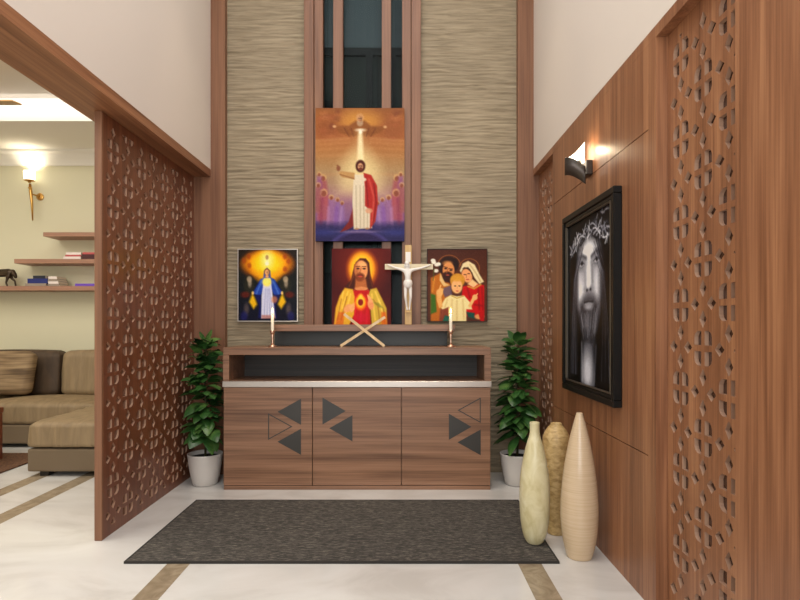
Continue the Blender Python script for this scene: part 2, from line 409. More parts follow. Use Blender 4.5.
# ================================================================ LATTICE SCREENS
def clip(poly, u0, u1, v0, v1):
    for ax, val, sg in ((0, u0, 1), (0, u1, -1), (1, v0, 1), (1, v1, -1)):
        out = []
        for i in range(len(poly)):
            p, q = poly[i], poly[(i + 1) % len(poly)]
            a, c = sg * (p[ax] - val), sg * (q[ax] - val)
            if a >= 0: out.append(p)
            if a * c < 0:
                t = a / (a - c); out.append((p[0] + (q[0] - p[0]) * t, p[1] + (q[1] - p[1]) * t))
        poly = out
        if len(poly) < 3: return []
    area = abs(sum(poly[i][0] * poly[(i + 1) % len(poly)][1] - poly[(i + 1) % len(poly)][0] * poly[i][1] for i in range(len(poly)))) / 2
    return poly if area > 5e-5 else []
def lattice(u0, u1, v0, v1, hole, cu, cv, fu, fv, thick, k=1.0):
    """board in the (u, v) plane with cells that alternate four lozenges and four corner-cut squares; fu, fv = a flower centre"""
    vs, fs = [], []
    def add(poly):
        fs.append(list(range(len(vs), len(vs) + len(poly)))); vs.extend(Vector(p) for p in poly)
    add([(u0, v0), (u1, v0), (u1, v1), (u0, v1)])
    su, sv = cu / .1425, cv / .1425
    for i in range(-20, 21):
        for j in range(-20, 21):
            cx, cy = fu + i * cu, fv + j * cv
            polys = []
            if (i + j) % 2 == 0:
                for dx, dy in ((.049, 0), (-.049, 0), (0, .049), (0, -.049)):
                    a, c = (.021, .029) if dx == 0 else (.026, .022)
                    polys.append([(dx + a, dy), (dx, dy + c), (dx - a, dy), (dx, dy - c)])
            else:
                for sx in (1, -1):
                    for sy in (1, -1):
                        q = [(.010, .010), (.052, .010), (.052, .036), (.048, .046), (.040, .053), (.032, .056), (.010, .056)]
                        polys.append([(sx * x, sy * y) for x, y in q])
            for pl in polys:
                ox, oy = sum(p[0] for p in pl) / len(pl), sum(p[1] for p in pl) / len(pl)
                pl = clip([(cx + ox * su + (x - ox) * k * su, cy + oy * sv + (y - oy) * k * sv) for x, y in pl], *hole)
                if pl: add(pl)
    ov, _, of, _, _, _ = delaunay_2d_cdt(vs, [], fs, 1, 1e-7)
    holes = []
    for f in fs[1:]:
        ps = [vs[i] for i in f]; ar = sum(p.x * n.y - n.x * p.y for p, n in zip(ps, ps[1:] + ps[:1]))
        holes.append((min(p.x for p in ps), max(p.x for p in ps), min(p.y for p in ps), max(p.y for p in ps), ps if ar > 0 else ps[::-1]))
    def solid(f):
        c = (ov[f[0]] + ov[f[1]] + ov[f[2]]) / 3
        for a, b2, e, g, ps in holes:
            if a < c.x < b2 and e < c.y < g and all((n.x - p.x) * (c.y - p.y) - (n.y - p.y) * (c.x - p.x) > 0 for p, n in zip(ps, ps[1:] + ps[:1])): return False
        return True
    tris = [f for f in of if solid(f)]
    bm = B(); lo = [bm.verts.new((p.x, p.y, -thick / 2)) for p in ov]; hi = [bm.verts.new((p.x, p.y, thick / 2)) for p in ov]
    cnt = {}
    for f in tris:
        bm.faces.new([hi[i] for i in f]); bm.faces.new([lo[i] for i in reversed(f)])
        for a, b2 in zip(f, list(f[1:]) + [f[0]]):
            if (b2, a) in cnt: del cnt[(b2, a)]
            else: cnt[(a, b2)] = 1
    for a, b2 in cnt: bm.faces.new((lo[a], lo[b2], hi[b2], hi[a]))
    for v in [v for v in bm.verts if not v.link_faces]: bm.verts.remove(v)
    me = bpy.data.meshes.new('fretwork'); bm.to_mesh(me); bm.free()
    return me
def place_lattice(me, Xc, rect):
    me.transform(Matrix(((0, 0, 1, Xc), (1, 0, 0, 0), (0, 1, 0, 0), (0, 0, 0, 1))))
    me.materials.clear()
    for p in me.polygons:
        p.material_index = 0
        if abs(p.normal.x) < .5:
            c = p.center
            if rect[0] + .003 < c.y < rect[1] - .003 and rect[2] + .003 < c.z < rect[3] - .003: p.material_index = 1
    return me
def screen(name, label, u, v, hole, cu, cv, fu, fv, X0, X1, backing=None, k=1.0):
    root = thing(name, label, 'screen', ((X0 + X1) / 2, (u[0] + u[1]) / 2, v[0]))
    me = lattice(u[0], u[1], v[0], v[1], hole, cu, cv, fu, fv, X1 - X0, k)
    place_lattice(me, (X0 + X1) / 2, (u[0], u[1], v[0], v[1]))
    finish('fretwork_panel', me, ['woodZ' if backing else 'woodS', 'cut'], root)
    if backing:
        obj('backing_board', box(B(), backing[0], backing[1], u[0], u[1], v[0], v[1]), 'backing', root)
    return root
scr = screen('lattice_screen', 'freestanding walnut lattice partition under the beam beside the left potted plant', (2.734, YB), (0.0, 2.085), (2.755, 3.885, .045, 2.04),
       .1535, .1400, 2.824, .661, -1.485, -1.452, k=1.0)
obj('core_board', box(B(), -1.472, -1.463, 2.74, YB - .01, .01, 2.08), 'core', scr)
obj('edge_stile', box(B(), -1.487, -1.450, 2.714, 2.734, 0, 2.085, .002, 1), 'woodP', scr)
screen('lattice_screen', 'walnut lattice panel in the wall recess right of the black framed portrait', (1.553, 2.033), (0.0, 2.094), (1.556, 2.012, .03, 2.055),
       .1425, .1432, 1.938, .972, .968, .982, (.9825, 1.0))
screen('lattice_screen', 'narrow walnut lattice panel in the far corner behind the right potted plant', (3.419, YB - .001), (0.0, 2.094), (3.44, 3.88, .03, 2.055),
       .1425, .1432, 3.50, .972, .968, .982, (.9825, 1.0))

# ================================================================ ALTAR CABINET
YC = 3.553
def cx(x): return PX(x, YC)
def cz(y): return PZ(y, YC)
X0c, X1c, Yb = cx(223), cx(491), 3.915
cab = thing('altar_cabinet', 'low walnut altar cabinet with three doors and triangle inlays against the stone wall', 'cabinet', ((X0c + X1c) / 2, YC + .18, 0))
b = B()
box(b, X0c, X1c, YC, Yb, cz(355), cz(347.6), .002, 1)
box(b, X0c, cx(229), YC, Yb, cz(381), cz(355)); box(b, cx(484.5), X1c, YC, Yb, cz(381), cz(355))
obj('top_frame', b, 'woodX', cab)
obj('carcass', box(B(), X0c + .003, X1c - .003, YC + .024, Yb, .04, cz(381)), 'woodX', cab)
obj('niche_shade_panel', box(B(), cx(229) + .0005, cx(484.5) - .0005, Yb - .012, Yb - .002, cz(381) + .0005, cz(355) - .0005), 'niche_shade', cab)  # added dark sheet, stands in for shaded stone behind the open niche
obj('plinth', box(B(), X0c + .004, X1c - .004, YC + .006, Yb, 0, cz(486)), 'woodX', cab)
obj('handle_rail', box(B(), X0c - .003, X1c + .003, YC - .006, YC + .024, cz(387.2), cz(381.2), .002, 1), 'metal', cab)
def tri_ring(bm, pts, y, w):
    """outlined triangle, w wide"""
    pts = [Vector((p[0], p[1])) for p in pts]; c = sum(pts, Vector((0, 0))) / 3
    r_in = min(abs((pts[(i + 1) % 3] - pts[i]).cross(c - pts[i])) / (pts[(i + 1) % 3] - pts[i]).length for i in range(3))
    k = 1 - w / r_in; inn = [c + (p - c) * k for p in pts]
    o = [[bm.verts.new((p.x, yy, p.y)) for p in pts] for yy in (y, y + .003)]
    n = [[bm.verts.new((p.x, yy, p.y)) for p in inn] for yy in (y, y + .003)]
    for i in range(3):
        j = (i + 1) % 3
        bm.faces.new((o[0][i], o[0][j], n[0][j], n[0][i])); bm.faces.new((o[1][i], o[1][j], n[1][j], n[1][i]))
        bm.faces.new((o[0][i], o[0][j], o[1][j], o[1][i])); bm.faces.new((n[0][i], n[0][j], n[1][j], n[1][i]))
    return bm
def tri(bm, pts, y):
    o = [[bm.verts.new((p[0], yy, p[1])) for p in pts] for yy in (y, y + .003)]
    bm.faces.new(o[0]); bm.faces.new(o[1][::-1])
    for i in range(3): bm.faces.new((o[0][i], o[0][(i + 1) % 3], o[1][(i + 1) % 3], o[1][i]))
    return bm
def zc(u, v): return (cx(210 + u / 2.667), cz(330 + v / 2.667))
doors = [(223.6, 312, [('L', 180, 243, 183, 253, 1), ('R', 155, 220, 222, 293, 0), ('L', 180, 243, 263, 333, 1)]),
         (312.8, 401.1, [('R', 300, 362, 180, 252, 1), ('L', 318, 380, 227, 297, 1)]),
         (401.9, 490.4, [('L', 660, 722, 180, 248, 0), ('R', 637, 697, 223, 293, 1), ('L', 660, 722, 265, 334, 1)])]
for x0, x1, tris in doors:
    d = obj('door', box(B(), cx(x0), cx(x1), YC, YC + .022, cz(485.3), cz(387.5), .0015, 1), 'woodX', cab)
    for s, u0, u1, v0, v1, full in tris:
        a, bb = zc(u0, v0), zc(u1, v1); zm = (a[1] + bb[1]) / 2
        pts = [(bb[0], a[1]), (bb[0], bb[1]), (a[0], zm)] if s == 'L' else [(a[0], a[1]), (a[0], bb[1]), (bb[0], zm)]
        t = obj('triangle_inlay', tri(B(), pts, YC - .0012) if full else tri_ring(B(), pts, YC - .0012, .006), 'charcoal', d)
        t['label'] = 'charcoal filled triangle' if full else 'charcoal outlined triangle'
ZC = cz(347.6)

# ledge over the cabinet
YG = 3.73
ledge = tag(obj('wall_ledge', box(B(), PX(271, YG), PX(455, YG), YG, SL - .001, PZ(331.2, YG), PZ(324.6, YG), .002, 1), 'woodX', None, (PX(363, YG), YG, PZ(331.2, YG))),
            'slim walnut ledge carrying the red heart picture and crucifix above the cabinet', 'shelf')
ZG = PZ(324.6, YG)
obj('back_panel', box(B(), PX(275, SL), PX(447, SL), SL - .012, SL - .002, ZC + .0006, PZ(331.2, YG) - .0003), 'ledgeback', ledge)

# ================================================================ PICTURES
def pic(cv, name, label, x0, x1, y0, y1, Yf, thick, edge, frame=None):
    X0, X1, Z0, Z1_ = PX(x0, Yf), PX(x1, Yf), PZ(y1, Yf), PZ(y0, Yf)
    root = thing(name, label, 'picture', ((X0 + X1) / 2, Yf + thick, Z0))
    if frame:
        w = frame; b = B()
        for a in ((X0, X1, Z0, Z0 + w), (X0, X1, Z1_ - w, Z1_), (X0, X0 + w, Z0 + w, Z1_ - w), (X1 - w, X1, Z0 + w, Z1_ - w)):
            box(b, a[0], a[1], Yf, Yf + thick, a[2], a[3])
        obj('frame', b, edge, root)
        X0 += w; X1 -= w; Z0 += w; Z1_ -= w
        Yf += .003
        obj('backing_board', box(B(), X0, X1, Yf + .001, Yf + thick - .004, Z0, Z1_), 'black', root)
    else:
        obj('board', box(B(), X0, X1, Yf + .0008, Yf + thick, Z0, Z1_), edge, root)
    finish('print', cv.mesh((X0, Yf, Z1_), (X1 - X0, 0, 0), (0, 0, Z0 - Z1_)), 'print', root)
    return root
# --- tall picture: robed figure on a globe beneath golden clouds
c = Canvas(400, 600, 150); c.sat = .88; c.con = 1.12
c.vgrad([(0, (150, 92, 48)), (60, (178, 112, 52)), (130, (176, 108, 56)), (190, (178, 120, 66)), (280, (178, 142, 96)), (340, (176, 140, 110)), (410, (164, 112, 130)), (500, (142, 96, 140)), (545, (80, 62, 110)), (600, (44, 40, 88))])
c.ell(55, 90, 60, 50, (142, 78, 44), 50, .6); c.ell(350, 85, 60, 60, (150, 86, 50), 50, .6)
for k in range(26):
    rr = random.Random(k); x = rr.choice((rr.uniform(5, 110), rr.uniform(290, 395)))
    c.ell(x, rr.uniform(15, 150), rr.uniform(8, 22), rr.uniform(5, 14), rr.choice(((190, 120, 70), (126, 66, 44), (168, 96, 54))), 12, .5)
for y, a in ((145, .6), (162, .5), (185, .4), (215, .35), (300, .3)):
    c.line([(0, y + 4), (150, y - 6)], 10, (206, 146, 92), 14, a); c.line([(250, y - 6), (400, y + 4)], 10, (206, 146, 92), 14, a)
c.glow(200, 60, 120, 80, (222, 160, 66), .9)
c.poly([(82, 82), (150, 80), (180, 58), (222, 58), (250, 82), (318, 84), (292, 112), (240, 128), (160, 128), (106, 112)], (150, 90, 42), 12, .95)
for x in (130, 160, 240, 270): c.line([(x, 92), (x + (200 - x) * .3, 128)], 5, (112, 62, 30), 6, .6)
c.ell(200, 45, 18, 20, (206, 150, 92), 8); c.ell(200, 68, 14, 16, (190, 160, 130), 8, .8); c.face(200, 50, 20, (196, 140, 96), (110, 70, 40))
c.ell(86, 84, 8, 6, (210, 160, 110), 5); c.ell(312, 86, 8, 6, (210, 160, 110), 5)
c.poly([(194, 120), (208, 120), (330, 400), (80, 400)], (232, 206, 150), 60, .45)
c.poly([(192, 110), (210, 110), (218, 250), (186, 250)], (246, 226, 176), 12, .9)
c.ell(202, 100, 22, 7, (240, 222, 190), 8, .9); c.ell(202, 108, 7, 10, (244, 232, 206), 5)
c.glow(202, 290, 130, 130, (246, 226, 160), .75)
for sx, x0 in ((1, 0), (-1, 400)):                         # onlookers at both sides
    for k, (x, y, rr) in enumerate(((35, 318, 16), (18, 300, 10), (38, 385, 18), (72, 405, 12), (100, 415, 10), (14, 350, 12), (120, 430, 9))):
        X = x0 + sx * x
        c.poly([(X - rr, y + 6), (X + rr, y + 6), (X + rr * 1.7, y + 120), (X - rr * 1.7, y + 120)], ((172, 84, 92), (150, 88, 140), (186, 92, 100), (160, 110, 160), (150, 108, 170), (170, 100, 90), (150, 110, 170))[k], 14, .75)
        c.ell(X, y - 4, rr * 1.0, rr * 1.0, (222, 176, 110), 6, .6); c.ell(X, y, rr * .62, rr * .72, (150, 80, 60), 5, .9)
    c.line([(x0 + sx * 30, 410), (x0 + sx * 25, 520)], 16, (150, 60, 90), 14, .6); c.line([(x0 + sx * 95, 450), (x0 + sx * 90, 530)], 14, (140, 90, 170), 14, .6)
    c.line([(x0 + sx * 60, 450), (x0 + sx * 55, 540)], 9, (196, 140, 180), 12, .6); c.line([(x0 + sx * 118, 450), (x0 + sx * 110, 535)], 8, (190, 150, 190), 12, .6)
c.poly([(0, 520), (400, 520), (400, 600), (0, 600)], (52, 46, 100), 30, .8)
c.ell(200, 660, 150, 112, (84, 74, 140), 10); c.ell(200, 668, 140, 110, (56, 40, 92), 16); c.ell(190, 556, 90, 5, (170, 140, 170), 8, .6)
c.ell(40, 560, 60, 14, (60, 66, 140), 20, .7); c.ell(360, 560, 60, 14, (60, 66, 140), 20, .7)
c.poly([(170, 445), (190, 520), (150, 545), (112, 558), (150, 510)], (140, 40, 36), 6)
c.poly([(172, 300), (226, 300), (250, 420), (254, 540), (172, 545), (166, 420)], (226, 210, 180), 6)
for x in (182, 200, 216, 232): c.line([(x, 350), (x + 2, 538)], 4, (178, 154, 124), 5, .6)
c.poly([(176, 292), (176, 322), (120, 312), (104, 292), (116, 284)], (200, 152, 92), 6); c.line([(112, 300), (172, 318)], 6, (140, 90, 50), 5, .6)
c.ell(104, 272, 9, 12, (150, 90, 60), 5); c.line([(104, 264), (98, 258)], 5, (150, 92, 62), 4)
c.poly([(216, 292), (250, 302), (276, 350), (280, 430), (268, 510), (244, 545), (246, 460), (222, 440), (222, 360)], (190, 44, 34), 6)
c.line([(240, 320), (262, 400), (254, 520)], 8, (232, 110, 90), 8, .55); c.line([(228, 330), (236, 440)], 5, (128, 22, 20), 6, .7); c.line([(262, 340), (272, 430), (258, 520)], 5, (120, 20, 20), 6, .6)
c.ell(240, 462, 16, 12, (226, 160, 120), 5, .8); c.ell(216, 322, 12, 8, (226, 206, 180), 6)
c.ell(202, 262, 22, 28, (92, 40, 24), 6); c.face(202, 264, 24, (212, 152, 110), (80, 36, 22), 0, (120, 56, 36))
c.ell(186, 543, 9, 4, (190, 140, 100), 4); c.ell(232, 542, 9, 4, (190, 140, 100), 4)
c.grain(.018, 3)
c.c = np.clip((c.c * .93) ** 1.08, 0, 1)
YPb = SL - .0245
pic(c, 'picture', 'tall print of a white and red robed figure beneath golden clouds, hung on the slats', 'x' and 315.5, 404.5, 108, 241.2, YPb, .024, 'black')

# --- left: blue mantled figure in front of a golden glow
c = Canvas(505, 600, 120)
c.vgrad([(0, (44, 34, 24)), (300, (26, 30, 30)), (600, (18, 18, 40))])
c.ell(250, 125, 200, 118, (196, 96, 20), 70); c.ell(250, 118, 185, 95, (232, 160, 24), 60); c.ell(250, 120, 120, 105, (248, 200, 40), 70)
c.poly([(120, 190), (390, 190), (300, 290), (200, 290)], (232, 170, 30), 60, .8)
c.glow(248, 90, 80, 120, (255, 246, 190), .9)
for x, y in ((50, 95), (95, 135), (430, 100), (400, 165), (90, 60), (400, 60)): c.ell(x, y, 18, 22, (150, 70, 24), 16, .7)
for s in (1, -1):
    X = 250 - s * 155
    c.ell(X, 300, 48, 80, (46, 44, 34), 24, .9); c.ell(X, 250, 22, 26, (150, 134, 110), 12); c.ell(X + 4, 285, 16, 34, (176, 160, 140), 14, .7)
    c.ell(250 - s * 190, 380, 40, 26, (110, 40, 26), 20, .7); c.ell(250 - s * 180, 500, 22, 50, (120, 104, 96), 22, .6); c.ell(250 - s * 200, 560, 30, 40, (40, 40, 100), 20, .7)
    c.poly([(250 - s * 130, 370), (250 - s * 158, 440), (250 - s * 118, 500), (250 - s * 88, 460), (250 - s * 110, 400)], (226, 180, 34), 22, .95)
    c.poly([(250 - s * 20, 230), (250 - s * 60, 250), (250 - s * 130, 370), (250 - s * 60, 390), (250 - s * 30, 330)], (44, 72, 150), 10)
    c.line([(250 - s * 50, 270), (250 - s * 95, 370)], 14, (90, 124, 196), 14, .7); c.line([(250 - s * 75, 280), (250 - s * 120, 350)], 8, (20, 30, 84), 8, .7)
    c.poly([(250 - s * 110, 380), (250 - s * 55, 380), (250 - s * 45, 575), (250 - s * 80, 575), (250 - s * 70, 470)], (26, 30, 84), 14)
    c.ell(250 - s * 125, 365, 10, 14, (226, 190, 120), 8)
c.poly([(225, 230), (272, 230), (292, 360), (318, 575), (196, 578), (200, 380)], (206, 206, 224), 10)
for x in (222, 248, 272, 292): c.line([(245 + (x - 245) * .5, 330), (x, 565)], 6, (146, 152, 190), 8, .7)
c.ell(310, 420, 26, 30, (200, 130, 90), 18, .7); c.poly([(200, 550), (312, 550), (318, 580), (198, 580)], (170, 110, 100), 10, .7)
c.ell(245, 272, 36, 36, (240, 214, 90), 14); c.glow(245, 270, 60, 60, (255, 240, 150), .7)
c.poly([(214, 240), (220, 178), (246, 152), (274, 178), (280, 240)], (92, 96, 140), 8); c.ell(246, 188, 24, 30, (120, 78, 44), 6); c.face(246, 192, 36, (226, 172, 122), (120, 76, 44)); c.ell(246, 226, 14, 12, (214, 160, 112), 6)
c.ell(246, 66, 14, 20, (160, 130, 90), 10, .8); c.ell(246, 118, 16, 16, (250, 236, 200), 12, .9)
c.grain(.02, 5)
YP2 = 3.945
pic(c, 'picture', 'small print of a blue mantled figure before a golden glow, behind the left candle', 237.5, 297.8, 248.8, 321.6, YP2, .02, 'metal', .006)

# --- middle: robed figure, red tunic with a glowing heart
c = Canvas(505, 600, 120)
c.vgrad([(0, (84, 22, 14)), (300, (70, 18, 12)), (600, (90, 26, 14))])
c.glow(255, 170, 260, 260, (130, 50, 16), .9)
c.ell(258, 165, 122, 142, (206, 120, 20), 50); c.ell(256, 160, 100, 120, (240, 180, 50), 40)
c.poly([(205, 110), (240, 78), (290, 80), (320, 115), (328, 200), (352, 290), (340, 330), (150, 330), (112, 300), (165, 250), (180, 180)], (72, 34, 18), 10)
c.line([(195, 130), (186, 220), (150, 300)], 10, (124, 66, 32), 10, .7); c.line([(316, 140), (326, 230), (345, 300)], 8, (120, 62, 30), 10, .7)
c.poly([(205, 240), (290, 240), (305, 330), (195, 330)], (172, 104, 62), 14)
c.poly([(200, 310), (250, 300), (304, 310), (318, 345), (250, 362), (182, 345)], (206, 140, 92), 12)
c.line([(190, 322), (248, 350), (312, 322)], 7, (120, 30, 22), 6)
c.ell(250, 172, 56, 78, (216, 150, 100), 10)
c.ell(212, 185, 20, 60, (150, 84, 50), 26, .6); c.ell(262, 130, 34, 20, (234, 178, 122), 20, .8)
c.ell(242, 226, 38, 34, (120, 62, 34), 14, .9); c.ell(242, 212, 26, 6, (96, 46, 26), 6); c.ell(242, 221, 17, 6, (186, 84, 66), 5)
c.line([(250, 155), (238, 192)], 8, (164, 98, 62), 8, .8); c.ell(240, 194, 10, 5, (140, 80, 50), 5)
for x in (224, 276): c.ell(x, 160, 13, 6, (50, 28, 18), 5); c.line([(x - 18, 144), (x + 16, 142)], 6, (84, 44, 24), 5, .9)
c.poly([(180, 330), (320, 330), (330, 600), (175, 600)], (176, 30, 26), 12)
for x in (200, 250, 300): c.line([(x, 470), (x - 4, 600)], 12, (206, 40, 60), 14, .7)
c.ell(250, 545, 60, 40, (190, 30, 70), 40, .6)
c.poly([(112, 310), (180, 322), (196, 380), (190, 520), (150, 600), (20, 600), (34, 470), (70, 370)], (214, 168, 60), 12)
c.poly([(330, 322), (380, 310), (430, 400), (466, 470), (470, 600), (340, 600), (330, 480), (306, 380)], (196, 166, 70), 12)
for a in (((100, 340), (60, 520)), ((140, 340), (90, 470)), ((160, 360), (120, 500)), ((370, 340), (420, 460)), ((400, 400), (440, 540)), ((340, 360), (370, 560))):
    c.line(a, 12, (240, 206, 104), 14, .75)
for a in (((84, 400), (50, 560)), ((130, 380), (80, 560)), ((350, 400), (380, 440)), ((390, 440), (410, 590)), ((440, 480), (450, 590))):
    c.line(a, 9, (140, 84, 30), 10, .6)
c.poly([(350, 420), (400, 430), (440, 470), (400, 462)], (120, 120, 50), 14, .7); c.poly([(60, 500), (110, 500), (100, 600), (30, 600)], (190, 80, 30), 16, .6); c.poly([(420, 500), (460, 500), (470, 600), (420, 600)], (200, 90, 30), 16, .7)
c.ell(140, 470, 42, 28, (222, 160, 108), 10, 1, -35)
for k in range(4): c.line([(150 + k * 6, 462 + k * 12), (200 - k * 3, 426 + k * 16)], 11, (232, 172, 120), 5, .95)
c.ell(330, 440, 26, 42, (220, 150, 104), 10, 1, -12)
for k in range(3): c.line([(322 + k * 10, 420), (306 + k * 10, 368 + k * 8)], 11, (232, 168, 118), 5, .95)
c.ell(246, 425, 50, 60, (232, 120, 30), 22); c.ell(246, 420, 36, 44, (248, 190, 60), 16); c.ell(246, 424, 22, 26, (130, 30, 20), 8); c.glow(246, 375, 26, 30, (255, 220, 90), .9)
c.grain(.015, 7)
YP3 = 3.86
pic(c, 'picture', 'small red print of a bearded robed figure with a glowing heart, standing on the ledge', 331.8, 391, 248.5, PZ and CY - (ZG + .0005 - H) * F / YP3, YP3, .016, 'black')

# --- right: family group of three
c = Canvas(505, 600, 120)
c.vgrad([(0, (74, 42, 30)), (250, (92, 54, 36)), (600, (84, 52, 40))])
c.line([(100 + 95 * math.cos(t * .2), 130 + 85 * math.sin(t * .2)) if False else (185 + 95 * math.cos(PI + t * PI / 12), 135 + 85 * math.sin(PI + t * PI / 12)) for t in range(13)], 5, (150, 96, 54), 6)
c.line([(355 + 85 * math.cos(PI * 1.05 + t * PI / 12), 160 + 80 * math.sin(PI * 1.05 + t * PI / 12)) for t in range(14)], 5, (150, 96, 54), 6)
c.poly([(30, 240), (110, 200), (200, 300), (190, 600), (30, 600)], (178, 108, 40), 14)
c.poly([(30, 370), (70, 380), (80, 520), (30, 540)], (70, 104, 36), 14); c.line([(60, 250), (45, 350)], 16, (210, 146, 66), 14, .7); c.poly([(110, 500), (180, 470), (180, 600), (100, 600)], (130, 70, 50), 14)
c.poly([(120, 330), (200, 300), (210, 380), (150, 400)], (96, 86, 110), 12, .8)
c.ell(180, 130, 78, 66, (48, 28, 18), 10); c.ell(128, 150, 30, 50, (48, 28, 18), 10); c.ell(235, 130, 30, 50, (44, 26, 18), 12)
c.ell(180, 175, 50, 66, (206, 140, 88), 10); c.ell(170, 118, 40, 20, (214, 152, 98), 16, .7)
c.ell(172, 232, 48, 46, (62, 34, 22), 14); c.ell(160, 205, 26, 10, (70, 38, 24), 8); c.ell(172, 216, 14, 5, (170, 84, 66), 4)
for x, y in ((156, 162), (200, 176)): c.ell(x, y, 12, 6, (44, 26, 18), 5); c.line([(x - 16, y - 14), (x + 14, y - 10)], 6, (60, 34, 22), 5)
c.line([(176, 166), (164, 196)], 8, (150, 92, 56), 8, .8)
c.poly([(110, 200), (150, 280), (190, 300), (140, 310), (105, 260)], (220, 186, 130), 10)
for x, y in ((55, 110), (80, 130), (75, 180), (50, 95), (95, 125)): c.ell(x, y, 20, 15, (230, 224, 208), 8)
c.line([(60, 160), (50, 260)], 5, (80, 100, 50), 4)
c.poly([(300, 310), (420, 290), (480, 300), (480, 560), (330, 560), (290, 400)], (186, 26, 26), 12)
for a in (((430, 330), (440, 500)), ((340, 330), (360, 400)), ((460, 320), (470, 520)), ((400, 460), (460, 470))): c.line(a, 14, (120, 12, 18), 16, .6)
c.poly([(275, 180), (300, 120), (345, 98), (400, 130), (440, 210), (478, 270), (440, 290), (400, 240), (360, 165), (310, 150), (285, 195)], (226, 208, 164), 10)
c.line([(360, 130), (410, 200), (450, 270)], 10, (176, 150, 104), 12, .6)
c.poly([(300, 160), (345, 150), (380, 200), (390, 260), (350, 280)], (50, 30, 20), 12); c.ell(335, 222, 42, 60, (224, 160, 110), 10, 1, -22)
for x, y in ((318, 212), (350, 204)): c.ell(x, y, 10, 4, (60, 34, 22), 4)
c.ell(340, 252, 12, 5, (180, 80, 66), 4); c.line([(334, 210), (330, 236)], 6, (170, 108, 70), 6, .8)
c.poly([(340, 290), (380, 250), (430, 290), (390, 320)], (232, 190, 140), 12); c.line([(345, 310), (395, 328), (450, 295)], 14, (206, 170, 80), 8, .8)
c.ell(255, 260, 62, 58, (196, 140, 56), 12); c.ell(250, 310, 46, 58, (234, 178, 124), 10); c.ell(250, 245, 44, 24, (206, 152, 66), 14, .9)
for x in (236, 272): c.ell(x, 306, 9, 5, (70, 44, 30), 4)
c.ell(254, 348, 12, 5, (196, 90, 76), 4); c.line([(254, 312), (252, 328)], 6, (190, 128, 86), 5, .7)
c.poly([(200, 380), (250, 392), (310, 384), (360, 440), (380, 500), (330, 500), (330, 600), (180, 600), (180, 480), (130, 500), (110, 480), (150, 410)], (232, 214, 160), 10)
for a in (((210, 420), (200, 580)), ((250, 430), (250, 590)), ((300, 420), (310, 580)), ((170, 420), (150, 480))): c.line(a, 12, (200, 172, 112), 16, .6)
c.line([(205, 388), (250, 408), (305, 390)], 8, (190, 156, 80), 6); c.poly([(150, 550), (190, 560), (180, 600), (130, 600)], (44, 100, 84), 12); c.poly([(330, 520), (400, 530), (400, 580), (340, 560)], (36, 80, 70), 12)
c.poly([(80, 360), (110, 320), (140, 330), (120, 400), (130, 480), (100, 490), (80, 420)], (224, 170, 104), 8); c.ell(105, 360, 28, 30, (228, 176, 112), 8); c.line([(100, 340), (115, 300)], 10, (228, 176, 112), 5)
c.ell(402, 400, 22, 24, (230, 176, 120), 8); c.line([(405, 395), (424, 370)], 9, (230, 176, 120), 4); c.line([(392, 410), (360, 470)], 26, (228, 180, 120), 8); c.ell(440, 560, 40, 22, (214, 150, 100), 10); c.poly([(430, 530), (480, 500), (480, 600), (450, 600)], (170, 26, 26), 10)
c.grain(.015, 9)
pic(c, 'picture', 'small print of a couple with a child in cream, behind the right candle', 427, 487.4, 248.8, 321.6, YP2, .02, 'black', .003)

# --- framed portrait on the right wall
c = Canvas(300, 420, 130); c.sat = .8; c.con = 1.3
c.vgrad([(0, (22, 24, 32)), (420, (10, 11, 16))])
c.poly([(40, 95), (100, 40), (200, 38), (262, 90), (275, 240), (280, 420), (20, 420), (28, 240)], (12, 13, 18), 14)
c_x = c.x; c.x = 152 + (c.x - 152) / 1.14
c.poly([(92, 84), (150, 58), (210, 84), (230, 150), (222, 226), (194, 284), (154, 302), (112, 284), (84, 226), (76, 150)], (158, 160, 170), 24)
c.ell(150, 90, 52, 30, (248, 249, 254), 36, .95); c.ell(102, 184, 24, 40, (230, 232, 240), 30, .9); c.ell(202, 172, 20, 38, (222, 224, 232), 28, .85)
c.poly([(136, 100), (164, 100), (170, 168), (158, 186), (138, 184)], (244, 246, 252), 14, .85)
c.ell(228, 165, 12, 80, (36, 37, 46), 34, .8); c.ell(78, 175, 8, 70, (44, 45, 54), 20, .7)
for x, s in ((110, -1), (198, 1)):
    c.ell(x, 113, 28, 15, (104, 106, 116), 20, .8); c.ell(x, 117, 16, 6, (196, 198, 206), 6, .9); c.ell(x + 2, 113.5, 7, 5.5, (30, 30, 38), 4)
    c.line([(x - 17, 116), (x, 110), (x + 17, 116)], 3, (40, 41, 50), 4, .9); c.line([(x - 15, 121), (x, 124), (x + 15, 120)], 3, (96, 98, 108), 5, .8)
    c.line([(x - s * 28, 103), (x - s * 4, 94), (x + s * 24, 99)], 8, (52, 53, 62), 10, .85)
c.line([(134, 118), (133, 168)], 8, (150, 152, 162), 12, .6); c.line([(171, 118), (175, 166)], 9, (120, 122, 132), 13, .7)
c.ell(153, 181, 24, 7, (130, 132, 142), 9, .85); c.ell(143, 184, 5, 3.5, (34, 34, 42), 4); c.ell(164, 183, 5, 3.5, (34, 34, 42), 4); c.ell(152, 170, 9, 9, (252, 252, 255), 9, .8)
c.poly([(96, 216), (124, 200), (152, 196), (184, 200), (210, 216), (212, 250), (188, 296), (152, 310), (116, 296), (90, 252)], (48, 49, 58), 30, .85)
c.ell(152, 219, 28, 9, (150, 152, 162), 8, .95); c.line([(126, 214), (152, 212), (178, 214)], 4, (36, 36, 44), 5); c.ell(152, 228, 20, 5, (184, 186, 196), 8, .7)
